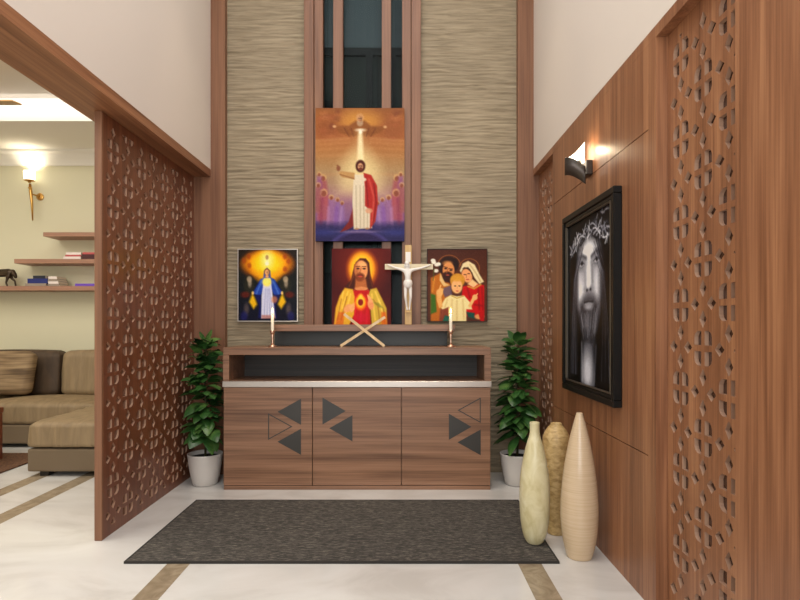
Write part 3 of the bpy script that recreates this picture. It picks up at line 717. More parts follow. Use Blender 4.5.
for k in range(40):
    rr = random.Random(k + 40); x = rr.uniform(100, 206)
    c.line([(x, rr.uniform(228, 255)), (152 + (x - 152) * .7, rr.uniform(272, 306))], 2, (140, 142, 152), 3, .5)
c.poly([(118, 306), (188, 306), (182, 420), (104, 420)], (90, 92, 102), 30, .8); c.ell(146, 388, 30, 52, (212, 214, 224), 36, .85); c.line([(110, 316), (114, 414)], 6, (170, 172, 182), 9, .7); c.line([(196, 320), (184, 414)], 5, (130, 132, 142), 9, .6)
c.x = c_x
for k in range(60):                                        # hair strands
    rr = random.Random(k); s = rr.choice((-1, 1)); x0 = 150 + s * rr.uniform(30, 70); x1 = 152 + s * rr.uniform(80, 132)
    c.line([(x0, rr.uniform(60, 90)), ((x0 + x1) / 2 + s * 20, 150), (x1, 260), (x1 + rr.uniform(-12, 12), 400)], 2, rr.choice(((100, 102, 116), (60, 62, 74), (8, 8, 12), (150, 152, 166))), 3, .45)
for k in range(7):                                         # woven band on the brow
    c.line([(x, 74 - 34 * math.sin((x - 20) / 270 * PI) + 9 * math.sin(x / 16 + k * 1.3) + (k - 3) * 3) for x in range(16, 296, 8)], 4, ((170, 172, 184), (60, 62, 72), (120, 122, 134), (26, 27, 34), (206, 208, 216), (80, 82, 92), (30, 30, 38))[k], 3, .95)
for k in range(34):
    rr = random.Random(k + 90); x = rr.uniform(14, 290); y = 72 - 34 * math.sin((x - 20) / 270 * PI)
    c.line([(x, y), (x + rr.uniform(-22, 22), y + rr.choice((-1, -1, 1)) * rr.uniform(10, 26))], 3, rr.choice(((206, 208, 216), (150, 152, 164), (230, 232, 238))), 3, .9)
for k in range(24):
    rr = random.Random(k + 190); x, y = rr.uniform(200, 295), rr.uniform(6, 60)
    c.line([(x, y), (x + rr.uniform(-26, 20), y + rr.uniform(-12, 14))], 3, rr.choice(((150, 152, 164), (206, 208, 216), (90, 92, 104))), 4, .8)
c.grain(.02, 11)
Yn, Yf_, Zb, Zt, Xf = 2.341, 3.089, .700, 1.631, .888
fp = thing('framed_portrait', 'large black framed monochrome portrait of a bearded man, hung on the right wall', 'picture', (XR, (Yn + Yf_) / 2, Zb))
b = B(); w = .05
def fr(bm, x0, x1, w0, w1):
    for a in ((Yn + w0, Yf_ - w0, Zb + w0, Zb + w1), (Yn + w0, Yf_ - w0, Zt - w1, Zt - w0), (Yn + w0, Yn + w1, Zb + w1, Zt - w1), (Yf_ - w1, Yf_ - w0, Zb + w1, Zt - w1)):
        box(bm, x0, x1, a[0], a[1], a[2], a[3], .003, 1)
fr(b, Xf, XR - .001, 0, .03); fr(b, Xf + .007, XR - .001, .03, .05)
obj('frame', b, 'black', fp)
b = B(); fr(b, Xf + .004, Xf + .02, .05, .057); obj('frame_lip', b, 'silver', fp)
i = .057
obj('backing_board', box(B(), Xf + .0205, XR - .001, Yn + .05, Yf_ - .05, Zb + .05, Zt - .05), 'black', fp)
finish('print', c.mesh((Xf + .0195, Yf_ - i, Zt - i), (0, -(Yf_ - Yn - 2 * i), 0), (0, 0, -(Zt - Zb - 2 * i))), 'print', fp)

# ================================================================ CRUCIFIX, STAND, CANDLES
YX = 3.80
def q(x, y, dy=0): return P(x, y, YX) + Vector((0, dy, 0))
cr = thing('crucifix', 'golden wooden cross with a white figure, standing on the ledge beside the red print', 'crucifix', (PX(408.2, YX), YX + .011, ZG))
obj('post', box(B(), PX(404.9, YX), PX(411.6, YX), YX, YX + .022, ZG + .0003, PZ(245, YX), .002, 1), 'goldwood', cr)
obj('crossbar', box(B(), PX(384.8, YX), PX(433, YX), YX - .004, YX + .016, PZ(269.6, YX), PZ(264, YX), .002, 1), 'creamwood', cr)
obj('scroll_plate', box(B(), PX(405.6, YX), PX(410.6, YX), YX - .004, YX - .0002, PZ(262, YX), PZ(252, YX), .001, 1), 'white', cr)
k = 1 / 147.4
sv = [(407.9, 283.5), (407.8, 278), (407.6, 272.5), (407.3, 268.8), (407, 264.8), (403, 270.2), (396, 268.2), (389.5, 265.6), (387.6, 264.6),
      (412.3, 270.2), (420, 268.6), (428.5, 265.8), (430.4, 264.8), (405.6, 286), (405.4, 297), (406.8, 307.4), (407.2, 310.4), (410.2, 286), (410.6, 297), (409.6, 307.4), (409.2, 310.4)]
dy = [-.022, -.026, -.026, -.026, -.034, -.022, -.014, -.010, -.009, -.022, -.014, -.010, -.009, -.020, -.030, -.016, -.022, -.020, -.030, -.016, -.022]
rd = [3.4, 2.9, 3.6, 1.5, 2.3, 1.8, 1.25, .85, .9, 1.8, 1.25, .85, .9, 2.3, 1.6, 1.0, 1.0, 2.3, 1.6, 1.0, 1.0]
se = [(0, 1), (1, 2), (2, 3), (3, 4), (2, 5), (5, 6), (6, 7), (7, 8), (2, 9), (9, 10), (10, 11), (11, 12), (0, 13), (13, 14), (14, 15), (15, 16), (0, 17), (17, 18), (18, 19), (19, 20)]
me = skin([q(p[0], p[1], d) for p, d in zip(sv, dy)], se, [r * k * .92 for r in rd], 2)
fig = finish('figure', me, 'white', cr, None, True)
b = B(); t = q(407.9, 284, -.022)
lathe(b, [(.024, .024), (.029, .016), (.031, 0), (.027, -.018), (.022, -.030)], t, 20)
for v in b.verts: v.co.y = t.y + (v.co.y - t.y) * .8
obj('loincloth', b, 'white', fig, None, True)
b = B(); ellipsoid(b, q(407, 263.9, -.030), (.0165, .015, .017)); ellipsoid(b, q(404.9, 266.6, -.028), (.006, .008, .014), 10); ellipsoid(b, q(409.1, 266.6, -.028), (.006, .008, .014), 10)
obj('hair', b, 'white', fig, None, True)
obj('foot_rest', box(B(), PX(405.6, YX), PX(411, YX), YX - .03, YX - .0002, PZ(312.4, YX), PZ(310.8, YX)), 'goldwood', cr)

YF = 3.635
fs = thing('crossed_stand', 'pair of pale wooden sticks crossed in an X on the cabinet top', 'stand', (PX(363, YF), YF, ZC))
for (x0, y0, x1, y1, d) in ((340.5, 348.0, 385, 317, .008), (384.5, 348.0, 344, 314, -.008)):
    a, e = P(x0, y0, YF + d), P(x1, y1, YF + d); a.z = ZC + .006
    dv = (e - a).normalized(); nn = Vector((-dv.z, 0, dv.x))
    b = B(); vs = []
    for p in (a, e):
        for sn, sy in ((-1, -1), (1, -1), (1, 1), (-1, 1)): vs.append(b.verts.new(p + nn * (.0085 * sn) + Vector((0, .0055 * sy, 0))))
    b.faces.new(vs[:4]); b.faces.new(vs[4:][::-1])
    for i in range(4): b.faces.new((vs[i], vs[(i + 1) % 4], vs[4 + (i + 1) % 4], vs[4 + i]))
    obj('stick', b, 'palewood', fs)
m = P(363.4, 331.5, YF)
obj('pin', tube(B(), [m + Vector((0, -.017, 0)), m + Vector((0, .017, 0))], .004, 12), 'gold', fs)

YK = 3.645
def candle_set(x, lab, first):
    base = Vector((PX(x, YK), YK, ZC))
    if first:
        r = thing('candlestick', 'rose gold candlestick at the left end of the cabinet top', 'candlestick', base, 'candlesticks on the cabinet')
        obj('foot', lathe(B(), [(.026, .0003), (.028, .004), (.026, .009), (.014, .013), (.009, .02)], base, 28), 'copper', r, None, True)
        obj('shaft', lathe(B(), [(.0075, .018), (.006, .03), (.007, .06), (.0095, .078), (.0075, .085)], base, 24), 'copper', r, None, True)
        obj('candle_cup', lathe(B(), [(.0075, .083), (.015, .092), (.017, .104), (.0165, .108), (.0, .108)], base, 24, False), 'copper', r, None, True)
        cd = thing('candle', 'lit white candle in the left candlestick, in front of the blue mantled print', 'candle', base + Vector((0, 0, .1083)), 'lit candles')
        cb = base + Vector((0, 0, .1083))
        obj('wax_stick', lathe(B(), [(.0105, 0), (.0105, .098), (.0085, .103), (.0, .103)], cb, 20, False), 'wax', cd, None, True)
        obj('wick', tube(B(), [cb + Vector((0, 0, .100)), cb + Vector((0, 0, .112))], .0012, 6), 'wick', cd)
        obj('flame', lathe(B(), [(.0005, .106), (.0055, .115), (.0065, .122), (.004, .135), (.0004, .150)], cb, 16), 'flame', cd, None, True)
        return r, cd
    dup(CS[0], base, 'rose gold candlestick at the right end of the cabinet top')
    dup(CS[1], base + Vector((0, 0, .1083)), 'lit white candle in the right candlestick, in front of the family print')
CS = candle_set(272.5, '', True)
candle_set(450.8, '', False)

# ================================================================ POTTED PLANTS
def leaf(bm, base, az, el, L, W, droop, rng):
    d = Vector((math.cos(az) * math.cos(el), math.sin(az) * math.cos(el), math.sin(el)))
    side = Vector((-math.sin(az), math.cos(az), 0)); rows = []
    p = Vector(base); n = 6
    tw = rng.uniform(-.5, .5)
    for i in range(n + 1):
        t = i / n
        w = W * (math.sin(PI * min(1, t ** .75 * .97 + .015))) ** .8 * .5
        dd = (d + Vector((0, 0, -droop * t * 1.6))).normalized()
        up = dd.cross(side).normalized() * -1
        s2 = (side * math.cos(tw) + up * math.sin(tw))
        rows.append((p - s2 * w + up * w * .25, p.copy(), p + s2 * w + up * w * .25))
        p = p + dd * (L / n)
    vr = [[bm.verts.new(v) for v in r] for r in rows]
    for a, b2 in zip(vr, vr[1:]):
        bm.faces.new((a[0], a[1], b2[1], b2[0])); bm.faces.new((a[1], a[2], b2[2], b2[1]))
def plant(label, X, Y, seed, xlo, xhi, ylo, top):
    rng = random.Random(seed)
    r = thing('potted_plant', label, 'plant', (X, Y, 0), 'potted plants beside the cabinet')
    pr = [(.0, .0), (.072, .0), (.078, .006), (.092, .06), (.104, .13), (.111, .195), (.113, .203), (.108, .204), (.104, .197), (.099, .165)]
    obj('pot', lathe(B(), pr, (X, Y, .0006), 44, False), 'pot', r, None, True)
    b = B(); lathe(b, [(.0, .180), (.06, .183), (.1005, .178)], (X, Y, .0006), 30, False); obj('soil', b, 'soil', r, None, True)
    st = [Vector((X, Y, .17)), Vector((X + .01, Y, .4)), Vector((X - .004, Y + .005, .65)), Vector((X + .012, Y, top - .06))]
    b = B(); tube(b, st, [.008, .007, .005, .003]); b2 = bmesh.new()
    zz = .31
    while zz < top - .02:
        t = (zz - .31) / (top - .33)
        n = 7 if t < .75 else 6
        for k2 in range(n):
            az = rng.uniform(0, 2 * PI); L = (.165 - .07 * t) * rng.uniform(.85, 1.15); W = L * rng.uniform(.52, .66)
            el = .15 + .6 * t + rng.uniform(-.4, .4); dr = (1.15 - .55 * t) * rng.uniform(.7, 1.2)
            s = min(.03, L * .2); f = min(1, (zz - .17) / (top - .23)); cxp = X + .006 + .006 * math.sin(f * 5)
            base = Vector((cxp + s * math.cos(az), Y + s * math.sin(az), zz + .01))
            ex = base.x + math.cos(az) * L * .85; ey = base.y + math.sin(az) * L * .85
            if ex < xlo or ex > xhi or ey > ylo: L *= .6; W *= .7
            ex = base.x + math.cos(az) * L; ey = base.y + math.sin(az) * L
            if ex < xlo - .01 or ex > xhi + .01 or ey > ylo + .02: continue
            tube(b, [(cxp, Y, zz), base], .0022, 6)
            leaf(b2, base, az, el, L, W, dr, rng)
        zz += .027
    for k2 in range(5): leaf(b2, st[-1], rng.uniform(0, 6.28), 1.0 + rng.uniform(-.2, .4), .08, .04, .2, rng)
    obj('stem', b, 'stem', r, None, True)
    obj('foliage', b2, 'leaf', r, None, True)
plant('leafy green plant in a white pot between the lattice partition and the cabinet', -1.290, 3.69, 3, -1.43, -1.15, 3.83, .965)
plant('leafy green plant in a white pot right of the cabinet, behind the floor vases', .765, 3.69, 11, .595, .915, 3.83, .975)

# ================================================================ VASES AND RUG
RX0, RX1, RY0, RY1, RZ = -1.215, .695, 2.453, 3.323, .010
rg = thing('area_rug', 'charcoal woven rectangular rug lying in front of the cabinet', 'rug', ((RX0 + RX1) / 2, (RY0 + RY1) / 2, 0))
obj('pile', box(B(), RX0 + .008, RX1 - .008, RY0 + .008, RY1 - .008, .0007, RZ), 'rug', rg)
b = B()
for a in ((RX0, RX1, RY0, RY0 + .008), (RX0, RX1, RY1 - .008, RY1), (RX0, RX0 + .008, RY0 + .008, RY1 - .008), (RX1 - .008, RX1, RY0 + .008, RY1 - .008)):
    box(b, a[0], a[1], a[2], a[3], .0007, RZ + .001)
obj('binding', b, 'rugedge', rg)
def spline_profile(pts, n=5):
    out = []
    P_ = [pts[0]] + pts + [pts[-1]]
    for i in range(1, len(P_) - 2):
        for k in range(n):
            t = k / n; p0, p1, p2, p3 = P_[i - 1], P_[i], P_[i + 1], P_[i + 2]
            out.append(tuple(.5 * (2 * p1[j] + (p2[j] - p0[j]) * t + (2 * p0[j] - 5 * p1[j] + 4 * p2[j] - p3[j]) * t * t + (3 * p1[j] - p0[j] - 3 * p2[j] + p3[j]) * t ** 3) for j in (0, 1)))
    out.append(pts[-1]); return out
def vase(label, X, Y, z, sc, ybase, prof, mat, rim):
    pts = [(hw * sc, (ybase - y) * sc * .962) for y, hw in prof]
    pr = spline_profile(pts)
    r0, z0 = pr[-1]
    pr += [(r0 * .9, z0 + .002), (r0 * .7, z0 - .002), (r0 * .62, z0 - .02), (r0 * .8, z0 - .09), (0, z0 - .10)]
    pr = [(0, 0)] + pr
    return tag(obj('floor_vase', lathe(B(), pr, (X, Y, z + .0004), 48, False), mat, None, (X, Y, z), True), label, 'vase', 'floor vases by the right wall')
vase('yellowish cream bottle vase with a narrow neck, standing on the rug corner', .636, 2.665, RZ + .0004, .00132, 516,
     [(516, 22), (509, 30), (480, 42), (420, 51), (340, 54), (260, 50), (180, 37), (140, 27), (110, 18.5), (85, 17), (65, 18)], 'vaseA', 1)
vase('tan shouldered vase with a short neck, half hidden behind the two other floor vases', .7815, 2.82, 0, .0014, 480,
     [(480, 30), (470, 33), (400, 38), (300, 44), (200, 48), (140, 48), (115, 45), (95, 36), (78, 23), (70, 20)], 'vaseB', 1)
vase('tall beige tapering vase with a pointed top, nearest the panelled wall', .806, 2.53, 0, .001246, 566,
     [(566, 42), (558, 46), (500, 59), (420, 66.5), (340, 65), (250, 57), (150, 41), (70, 23), (40, 15), (25, 11.5)], 'vaseC', 1)

# ================================================================ WALL LAMP ON THE PANELLING
wl = thing('wall_lamp', 'dark bronze folded shield wall lamp glowing white, above the framed portrait', 'wall light', (XR, 2.76, 1.80))
def wing(bm, pa, pb, za, zb, bulge, nrm, th, nseg=10):
    """curved sheet from pa to pb (plan), heights za/zb = (bottom, top)"""
    rows = []
    for i in range(nseg + 1):
        t = i / nseg; o = bulge * math.sin(PI * t)
        x = pa[0] + (pb[0] - pa[0]) * t + nrm[0] * o; y = pa[1] + (pb[1] - pa[1]) * t + nrm[1] * o
        e = t ** 1.7
        z0 = za[0] + (zb[0] - za[0]) * e; z1 = za[1] + (zb[1] - za[1]) * e
        rows.append([bm.verts.new((x, y, z0)), bm.verts.new((x, y, z1)), bm.verts.new((x + th[0], y + th[1], z1)), bm.verts.new((x + th[0], y + th[1], z0))])
    for a, c2 in zip(rows, rows[1:]):
        for k2 in range(4): bm.faces.new((a[k2], a[(k2 + 1) % 4], c2[(k2 + 1) % 4], c2[k2]))
    bm.faces.new(rows[0]); bm.faces.new(rows[-1][::-1])
    return bm
zz = lambda y, Y: PZ(y, Y)
oe = (.803, 2.745); fe = (.917, 2.802); ne = (.872, 2.645)
b = wing(B(), oe, ne, (zz(175.5, 2.745), zz(158, 2.745)), (zz(184, 2.645), zz(166.5, 2.645)), .012, (-.7, -.7), (.0, .003))
near = obj('shade', b, 'bronze', wl, None, True)
b = wing(B(), (oe[0] + .004, oe[1] + .004), fe, (zz(171, 2.745), zz(157.5, 2.745)), (zz(176, 2.8), zz(142, 2.8)), .008, (-.5, .8), (.0015, -.003))
obj('shade_lining', b, 'frostw', wl, None, True)['label'] = 'bright white inner side of the shade'
obj('bracket', box(B(), .895, XR - .0005, 2.70, 2.775, 1.775, 1.845, .004), 'bronze', wl)
b = B(); tube(b, [(.897, 2.735, 1.80), (.868, 2.72, 1.80)], .006, 10); tube(b, [(.868, 2.72, 1.797), (.868, 2.72, 1.845)], .010, 12); obj('socket', b, 'bronze', wl, None, True)
obj('bulb', ellipsoid(B(), (.868, 2.72, 1.862), (.014, .014, .02)), 'frostw', wl, None, True)

# ================================================================ LIVING ROOM
sc_x, sc_y = PX(40, YL), YL
scn = thing('wall_sconce', 'slim gold torch sconce with a glowing glass cup on the green wall', 'wall light', (sc_x, YL, PZ(197, YL)))
def sp(x, y, d): return P(x, y, YL) + Vector((0, -d, 0))
b = B(); t = sp(40.5, 197, 0)
for dd, rr in ((.0005, .036), (.012, .036), (.018, .026)): pass
vs = []
prof = [(.036, .0005), (.036, .012), (.026, .018)]
rings = [[b.verts.new((t.x + r * math.cos(2 * PI * k2 / 28), YL - d, t.z + r * math.sin(2 * PI * k2 / 28))) for k2 in range(28)] for r, d in prof]
for a, c2 in zip(rings, rings[1:]):
    for k2 in range(28): b.faces.new((a[k2], a[(k2 + 1) % 28], c2[(k2 + 1) % 28], c2[k2]))
b.faces.new(rings[0]); b.faces.new(rings[-1])
tube(b, [(t.x, YL - .016, t.z), (t.x - .03, YL - .075, t.z + .01)], .008, 10)
obj('back_plate', b, 'gold', scn)
b = B(); ax = PX(36.2, YL); ay = YL - .085
tube(b, [(ax + .02, ay, PZ(222, YL)), (ax + .012, ay, PZ(205, YL)), (ax, ay, PZ(193, YL)), (ax - .008, ay, PZ(186, YL))], [.006, .012, .016, .010], 14)
ellipsoid(b, (ax - .006, ay, PZ(190, YL)), (.02, .02, .012)); obj('stem', b, 'gold', scn, None, True)
cpx, cpz = PX(35, YL), PZ(183, YL)
obj('cup_holder', lathe(B(), [(.012, -.02), (.016, -.008), (.048, 0), (.05, .006), (.0, .006)], (cpx, ay, cpz), 28, False), 'gold', scn, None, True)
obj('glass_cup', lathe(B(), [(.0, .0065), (.045, .0065), (.05, .02), (.052, .095), (.048, .095), (.045, .02), (.0, .012)], (cpx, ay, cpz), 28, False), 'frost', scn, None, True)
# floating shelves
YSf = 5.45
for x0, y0, y1, lab in ((43, 232.2, 236.4, 'short pinkish wood floating shelf, empty, topmost of three on the green wall'), (14, 259, 263.4, 'pinkish wood floating shelf holding red and white books, middle of three'), (-40, 286, 290.4, 'longest pinkish wood floating shelf, lowest of three, holding the horse figurine')):
    X0_, Xm = PX(x0, YSf), -2.55
    tag(obj('floating_shelf', box(B(), X0_, Xm, YSf, YL - .0005, PZ(y1, YSf), PZ(y0, YSf), .002, 1), 'shelfwood', None, ((X0_ + Xm) / 2, YL, PZ(y1, YSf))), lab, 'shelf', 'floating shelves on the green wall')
ZS2, ZS3 = PZ(259, YSf), PZ(286, YSf)
def book(label, x0, x1, y0, y1, mat, d=.14, Yb_=5.48, zbase=None, group='books lying on the shelves'):
    X0_, X1_ = PX(x0, Yb_), PX(x1, Yb_)
    h = (y1 - y0) * Yb_ / F; z0 = zbase + .0004
    r = thing('book', label, 'book', ((X0_ + X1_) / 2, Yb_ + d / 2, z0), group)
    b = B(); tk = min(.003, h * .2)
    box(b, X0_, X1_, Yb_, Yb_ + d, z0, z0 + tk); box(b, X0_, X1_, Yb_, Yb_ + d, z0 + h - tk, z0 + h); box(b, X0_, X1_, Yb_, Yb_ + tk, z0 + tk, z0 + h - tk)
    obj('cover', b, mat, r)
    obj('pages', box(B(), X0_ + .004, X1_ - .004, Yb_ + tk, Yb_ + d - .004, z0 + tk, z0 + h - tk), 'pages', r)
    return z0 + h
z = book('white book at the bottom of the red and white stack on the middle shelf', 63.3, 80.6, 256.2, 259, 'book_w', zbase=ZS2)
z = book('red book sandwiched between two white books on the middle shelf', 65.2, 81, 254.5, 256.2, 'book_r', zbase=z)
book('white book on top of the red and white stack on the middle shelf', 66, 81, 252.1, 254.5, 'book_w', zbase=z)
z = book('dark maroon book right of the red and white stack on the middle shelf', 82, 96, 254, 259, 'book_d', zbase=ZS2)
book('thin pink covered book on top of the maroon book', 82.5, 96, 252, 254, 'book_r', zbase=z)
z = book('wide grey book at the bottom of the blue stack on the lowest shelf', 25, 46, 283.2, 286, 'book_g', zbase=ZS3)
z = book('navy blue book in the middle of the stack on the lowest shelf', 27.4, 47.5, 278.4, 283.2, 'book_b', zbase=z)
book('small black book on top of the navy book', 33, 45, 275.5, 278.4, 'book_k', zbase=z)
z = ZS3
for i_, (mt, w_) in enumerate((('book_g', 11), ('book_w', 10), ('book_g', 9.5), ('book_w', 8.5))):
    z = book(('grey magazine at the bottom of the pile right of the navy book', 'pale magazine second from the bottom, right of the navy book', 'grey magazine second from the top, right of the navy book', 'pale magazine on top of the pile right of the navy book')[i_],
         48.3, 48.3 + w_, 283.6, 286, mt, d=.16, zbase=z)
book('flat purple book lying on the lowest shelf beside the lattice partition', 75, 96, 283.4, 286, 'book_p', zbase=ZS3)
# horse figurine
YH = 5.56
def hq(x, y, d=0): return P(x, y, YH) + Vector((0, d, 0))
# y of the shelf top seen at depth YH
yf = CY - (ZS3 - H) * F / YH
hs = 1 / 100.7
hv = [hq(5.5, 272.5), hq(0, 272), hq(-6, 271.5), hq(9.5, 271.8), hq(12.8, 271.0), hq(14.8, 273.5), hq(16.0, 277.5),
      hq(9, 277, -.02), hq(7.5, 282, -.02), hq(9, yf - .9, -.02), hq(10, 277, .02), hq(13.5, 280, .02), hq(14.5, yf - .9, .02),
      hq(-6.5, 277, -.02), hq(-8.5, 281, -.02), hq(-7, yf - .9, -.02), hq(-5.5, 277, .02), hq(-4, 281, .02), hq(-4.6, yf - .9, .02),
      hq(-9.5, 273), hq(-11.5, 279)]
he = [(0, 1), (1, 2), (0, 3), (3, 4), (4, 5), (5, 6), (3, 7), (7, 8), (8, 9), (3, 10), (10, 11), (11, 12), (2, 13), (13, 14), (14, 15), (2, 16), (16, 17), (17, 18), (2, 19), (19, 20)]
hr = [4.3, 4.2, 4.3, 4.0, 3.0, 2.2, 1.3, 1.5, .9, .8, 1.5, .9, .8, 1.7, .9, .8, 1.7, .9, .8, .9, .6]
hm = skin(hv, he, [r * hs for r in hr], 2)
hz = min(v.co.z for v in hm.vertices)
hm.transform(Matrix.Translation((0, 0, ZS3 - hz + .0004)))
ho = tag(finish('horse_figurine', hm, 'horse', None, (PX(4, YH), YH, ZS3), True), 'dark metal horse figurine with head lowered, left end of the lowest shelf', 'figurine')

# sofa
sofa = thing('sectional_sofa', 'taupe velvet sectional sofa with a chaise, below the shelves', 'sofa', (-3.1, 4.9, 0))
def cushion(name, x0, x1, y0, y1, z0, z1, r, mat, puff=.03, wr=.006, seed=0, parent=None, n=26):
    bm = B(); g = bmesh.ops.create_cube(bm, size=1.0)
    bmesh.ops.subdivide_edges(bm, edges=bm.edges[:], cuts=n, use_grid_fill=True)
    sx, sy, sz = (x1 - x0) / 2, (y1 - y0) / 2, (z1 - z0) / 2; c0 = Vector(((x0 + x1) / 2, (y0 + y1) / 2, (z0 + z1) / 2))
    for v in bm.verts:
        p = Vector((v.co.x * 2 * sx, v.co.y * 2 * sy, v.co.z * 2 * sz))
        inner = Vector((max(-sx + r, min(sx - r, p.x)), max(-sy + r, min(sy - r, p.y)), max(-sz + r, min(sz - r, p.z))))
        d = p - inner
        if d.length > 1e-6: p = inner + d.normalized() * min(r, max(abs(d.x), abs(d.y), abs(d.z)))
        ux, uy, uz = p.x / sx, p.y / sy, p.z / sz
        pz = puff * (1 - ux * ux) * (1 - uy * uy)
        p.z += pz * (1 if uz > 0 else 0) * abs(uz)
        if wr:
            a = noise.noise(Vector((p.x * 26 + p.y * 9, p.y * 26 * .5, p.z * 5 + seed)))
            side = max(abs(ux) ** 8 if sx > sy * 2.5 else 0, abs(uy) ** 6, abs(ux) ** 6 * .8)
            p += Vector((0, 1 if uy > 0 else -1, 0)) * a * wr * (abs(uy) ** 6) + Vector((1 if ux > 0 else -1, 0, 0)) * a * wr * abs(ux) ** 6
            p.z += a * wr * .6 * (uz > .3) * side
        v.co = c0 + p
    return obj(name, bm, mat, parent, None, True)
SX0 = -4.75
CHX0, CHX1, CHY = -2.576, -1.56, 3.857
b = B(); box(b, SX0, CHX1, 4.77, 5.62, .035, .195, .012); box(b, CHX0, CHX1, CHY, 4.7705, .035, .192, .012)
obj('base', b, 'sofabase', sofa)
obj('back_frame', box(B(), SX0, CHX1, 5.50, 5.64, .19, .66, .03, 3), 'sofabase', sofa)
cushion('seat_cushion', CHX0 - .008, CHX1 - .006, CHY - .008, 5.36, .197, .372, .032, 'sofa', .035, .012, 1, sofa, 34)
cushion('seat_cushion', -3.66, CHX0 - .022, 4.765, 5.36, .197, .375, .035, 'sofa', .035, .012, 2, sofa, 30)
cushion('seat_cushion', SX0 + .01, -3.668, 4.775, 5.36, .197, .375, .05, 'sofa', .035, .010, 3, sofa, 24)
def back_cushion(x0, x1, mat, seed, lean=.1):
    o = cushion('back_cushion', x0, x1, 5.27, 5.46, .38, .80, .06, mat, .012, .012, seed, sofa)
    for v in o.data.vertices: v.co.y += lean * (v.co.z - .38) - .01
    return o
back_cushion(-3.22, -2.36, 'sofa', 5); back_cushion(-4.10, -3.235, 'sofadark', 6); back_cushion(-2.35, -1.58, 'sofa', 7)
for x, y in ((CHX0 + .10, CHY + .06), (CHX1 - .1, CHY + .06), (SX0 + .1, 4.85), (SX0 + .1, 5.55), (CHX1 - .1, 5.55), (-3.1, 4.83)):
    obj('foot', box(B(), x - .03, x + .03, y - .03, y + .03, .0007, .035), 'foot', sofa)
o = cushion('throw_pillow', -.22, .22, -.07, .07, 0, .40, .065, 'pillow', .0, .008, 9)
o.data.transform(Matrix.Rotation(-.22, 4, 'X')); zm = min(v.co.z for v in o.data.vertices)
o.location = (PX(7, 5.1), 5.09, .410 - zm)
tag(o, 'striped taupe throw pillow leaning on the sofa, left edge of the picture', 'cushion')
# brown rug and coffee table
tag(obj('area_rug', box(B(), -5.2, -2.818, 2.6, 4.54, .0007, .012, .004, 2), 'brownrug', None, (-4, 3.5, 0)), 'dark brown rug under the reddish coffee table by the sofa', 'rug')
tb = thing('coffee_table', 'reddish wood coffee table on the brown rug, left edge of the picture', 'table', (-3.65, 3.9, .012))
obj('tabletop', box(B(), -4.25, -3.078, 3.65, 4.34, .372, .412, .004), 'woodRed', tb)
for x in (-4.23, -3.138):
    for y in (3.67, 4.28): obj('leg', box(B(), x, x + .055, y, y + .055, .0125, .372, .003), 'woodRed', tb)
obj('apron', box(B(), -4.2, -3.088, 3.69, 4.32, .30, .3715), 'woodRed', tb)
# ceiling fan
fx, fy, fz = PX(17, 4.0) - .62, 4.0, PZ(102.5, 4.0)
fn = thing('ceiling_fan', 'ceiling fan with a light wood blade, top left over the living area', 'fan', (fx, fy, ZT))
b = B(); lathe(b, [(.06, ZT - .0006 - fz), (.055, ZT - .03 - fz), (.012, ZT - .04 - fz), (.012, .06), (.075, .05), (.085, .0), (.07, -.05), (.0, -.055)], (fx, fy, fz), 28, False)
obj('motor', b, 'gold', fn, None, True)
for k2 in range(3):
    b = B(); box(b, .08, .62, -.055, .055, -.006, .006, .005, 2)
    for v in b.verts: v.co.z += v.co.y * .12
    bmesh.ops.rotate(b, verts=b.verts, cent=(0, 0, 0), matrix=Matrix.Rotation(k2 * 2 * PI / 3, 3, 'Z'))
    bmesh.ops.translate(b, verts=b.verts, vec=(fx, fy, fz)); obj('blade', b, 'fan', fn)

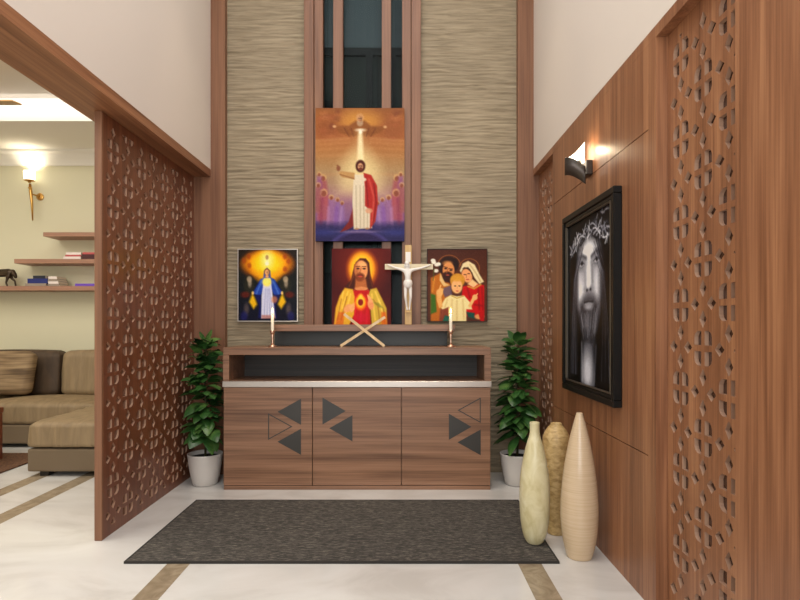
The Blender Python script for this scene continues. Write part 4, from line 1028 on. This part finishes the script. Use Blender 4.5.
# ================================================================ LIGHT
def area(name, loc, rot, sx, sy, e, col=(1, 1, 1)):
    l = bpy.data.lights.new(name, 'AREA'); l.shape = 'RECTANGLE'; l.size, l.size_y, l.energy, l.color = sx, sy, e, col
    o = bpy.data.objects.new(name, l); C.objects.link(o); o.location = loc; o.rotation_euler = rot; return o
def point(name, loc, e, col, r=.02):
    l = bpy.data.lights.new(name, 'POINT'); l.energy, l.color, l.shadow_soft_size = e, col, r
    o = bpy.data.objects.new(name, l); C.objects.link(o); o.location = loc; return o
def spot(name, loc, tgt, e, col, ang, blend=.6, r=.04):
    l = bpy.data.lights.new(name, 'SPOT'); l.energy, l.color, l.spot_size, l.spot_blend, l.shadow_soft_size = e, col, math.radians(ang), blend, r
    o = bpy.data.objects.new(name, l); C.objects.link(o); o.location = loc
    o.rotation_euler = (Vector(tgt) - Vector(loc)).to_track_quat('-Z', 'Y').to_euler(); return o
WARM = (1, .86, .68)
area('foyer_ceiling_light', (-.2, 1.5, 4.2), (0, 0, 0), 1.6, 3.2, 52, (.97, .98, 1))
area('foyer_fill_light', (-.2, -1.5, 1.9), (math.radians(90), 0, 0), 2.0, 2.6, 66, (.96, .98, 1))  # added fill lamp behind the camera, no window is built there
for x in (-.85, -.2, .45):
    spot('altar_downlight', (x, 2.9, 4.1), (x, 3.9, .9), 34, (1, .86, .66), 46)
area('living_ceiling_light', (-3.4, 2.4, 2.98), (0, 0, 0), 2.6, 3.6, 108, (1, .95, .86))
area('living_cove_light', (-3.4, YT - .12, ZT - .06), (math.radians(70), 0, 0), 3.4, .05, 3, (1, .97, .92))
point('sconce_glow', (cpx, ay, cpz + .045), 3.5, (1, .9, .7), .02)
point('wall_lamp_glow', (.885, 2.70, 1.89), .7, (1, .80, .52), .012)
for o_ in (272.5, 450.8): point('candle_glow', (PX(o_, YK), YK - .02, ZC + .24), .25, (1, .7, .35), .01)
wd = bpy.data.worlds.new('World'); bpy.context.scene.world = wd; wd.use_nodes = True
wd.node_tree.nodes['Background'].inputs[0].default_value = (1, .98, .95, 1)
wd.node_tree.nodes['Background'].inputs[1].default_value = .6

# ================================================================ CAMERA
cam = bpy.data.cameras.new('Camera'); co = bpy.data.objects.new('Camera', cam); C.objects.link(co)
co.location = (0, 0, H); co.rotation_euler = (math.radians(90), 0, 0)
cam.sensor_width = 36; cam.lens = 36 * F / 800; cam.shift_x = -1 / 800; cam.shift_y = 25 / 800; cam.clip_start = .02
S = bpy.context.scene; S.camera = co
S.view_settings.view_transform = 'Standard'; S.view_settings.look = 'None'; S.view_settings.gamma = 1; S.view_settings.use_curve_mapping = False
S.view_settings.exposure = 0.1
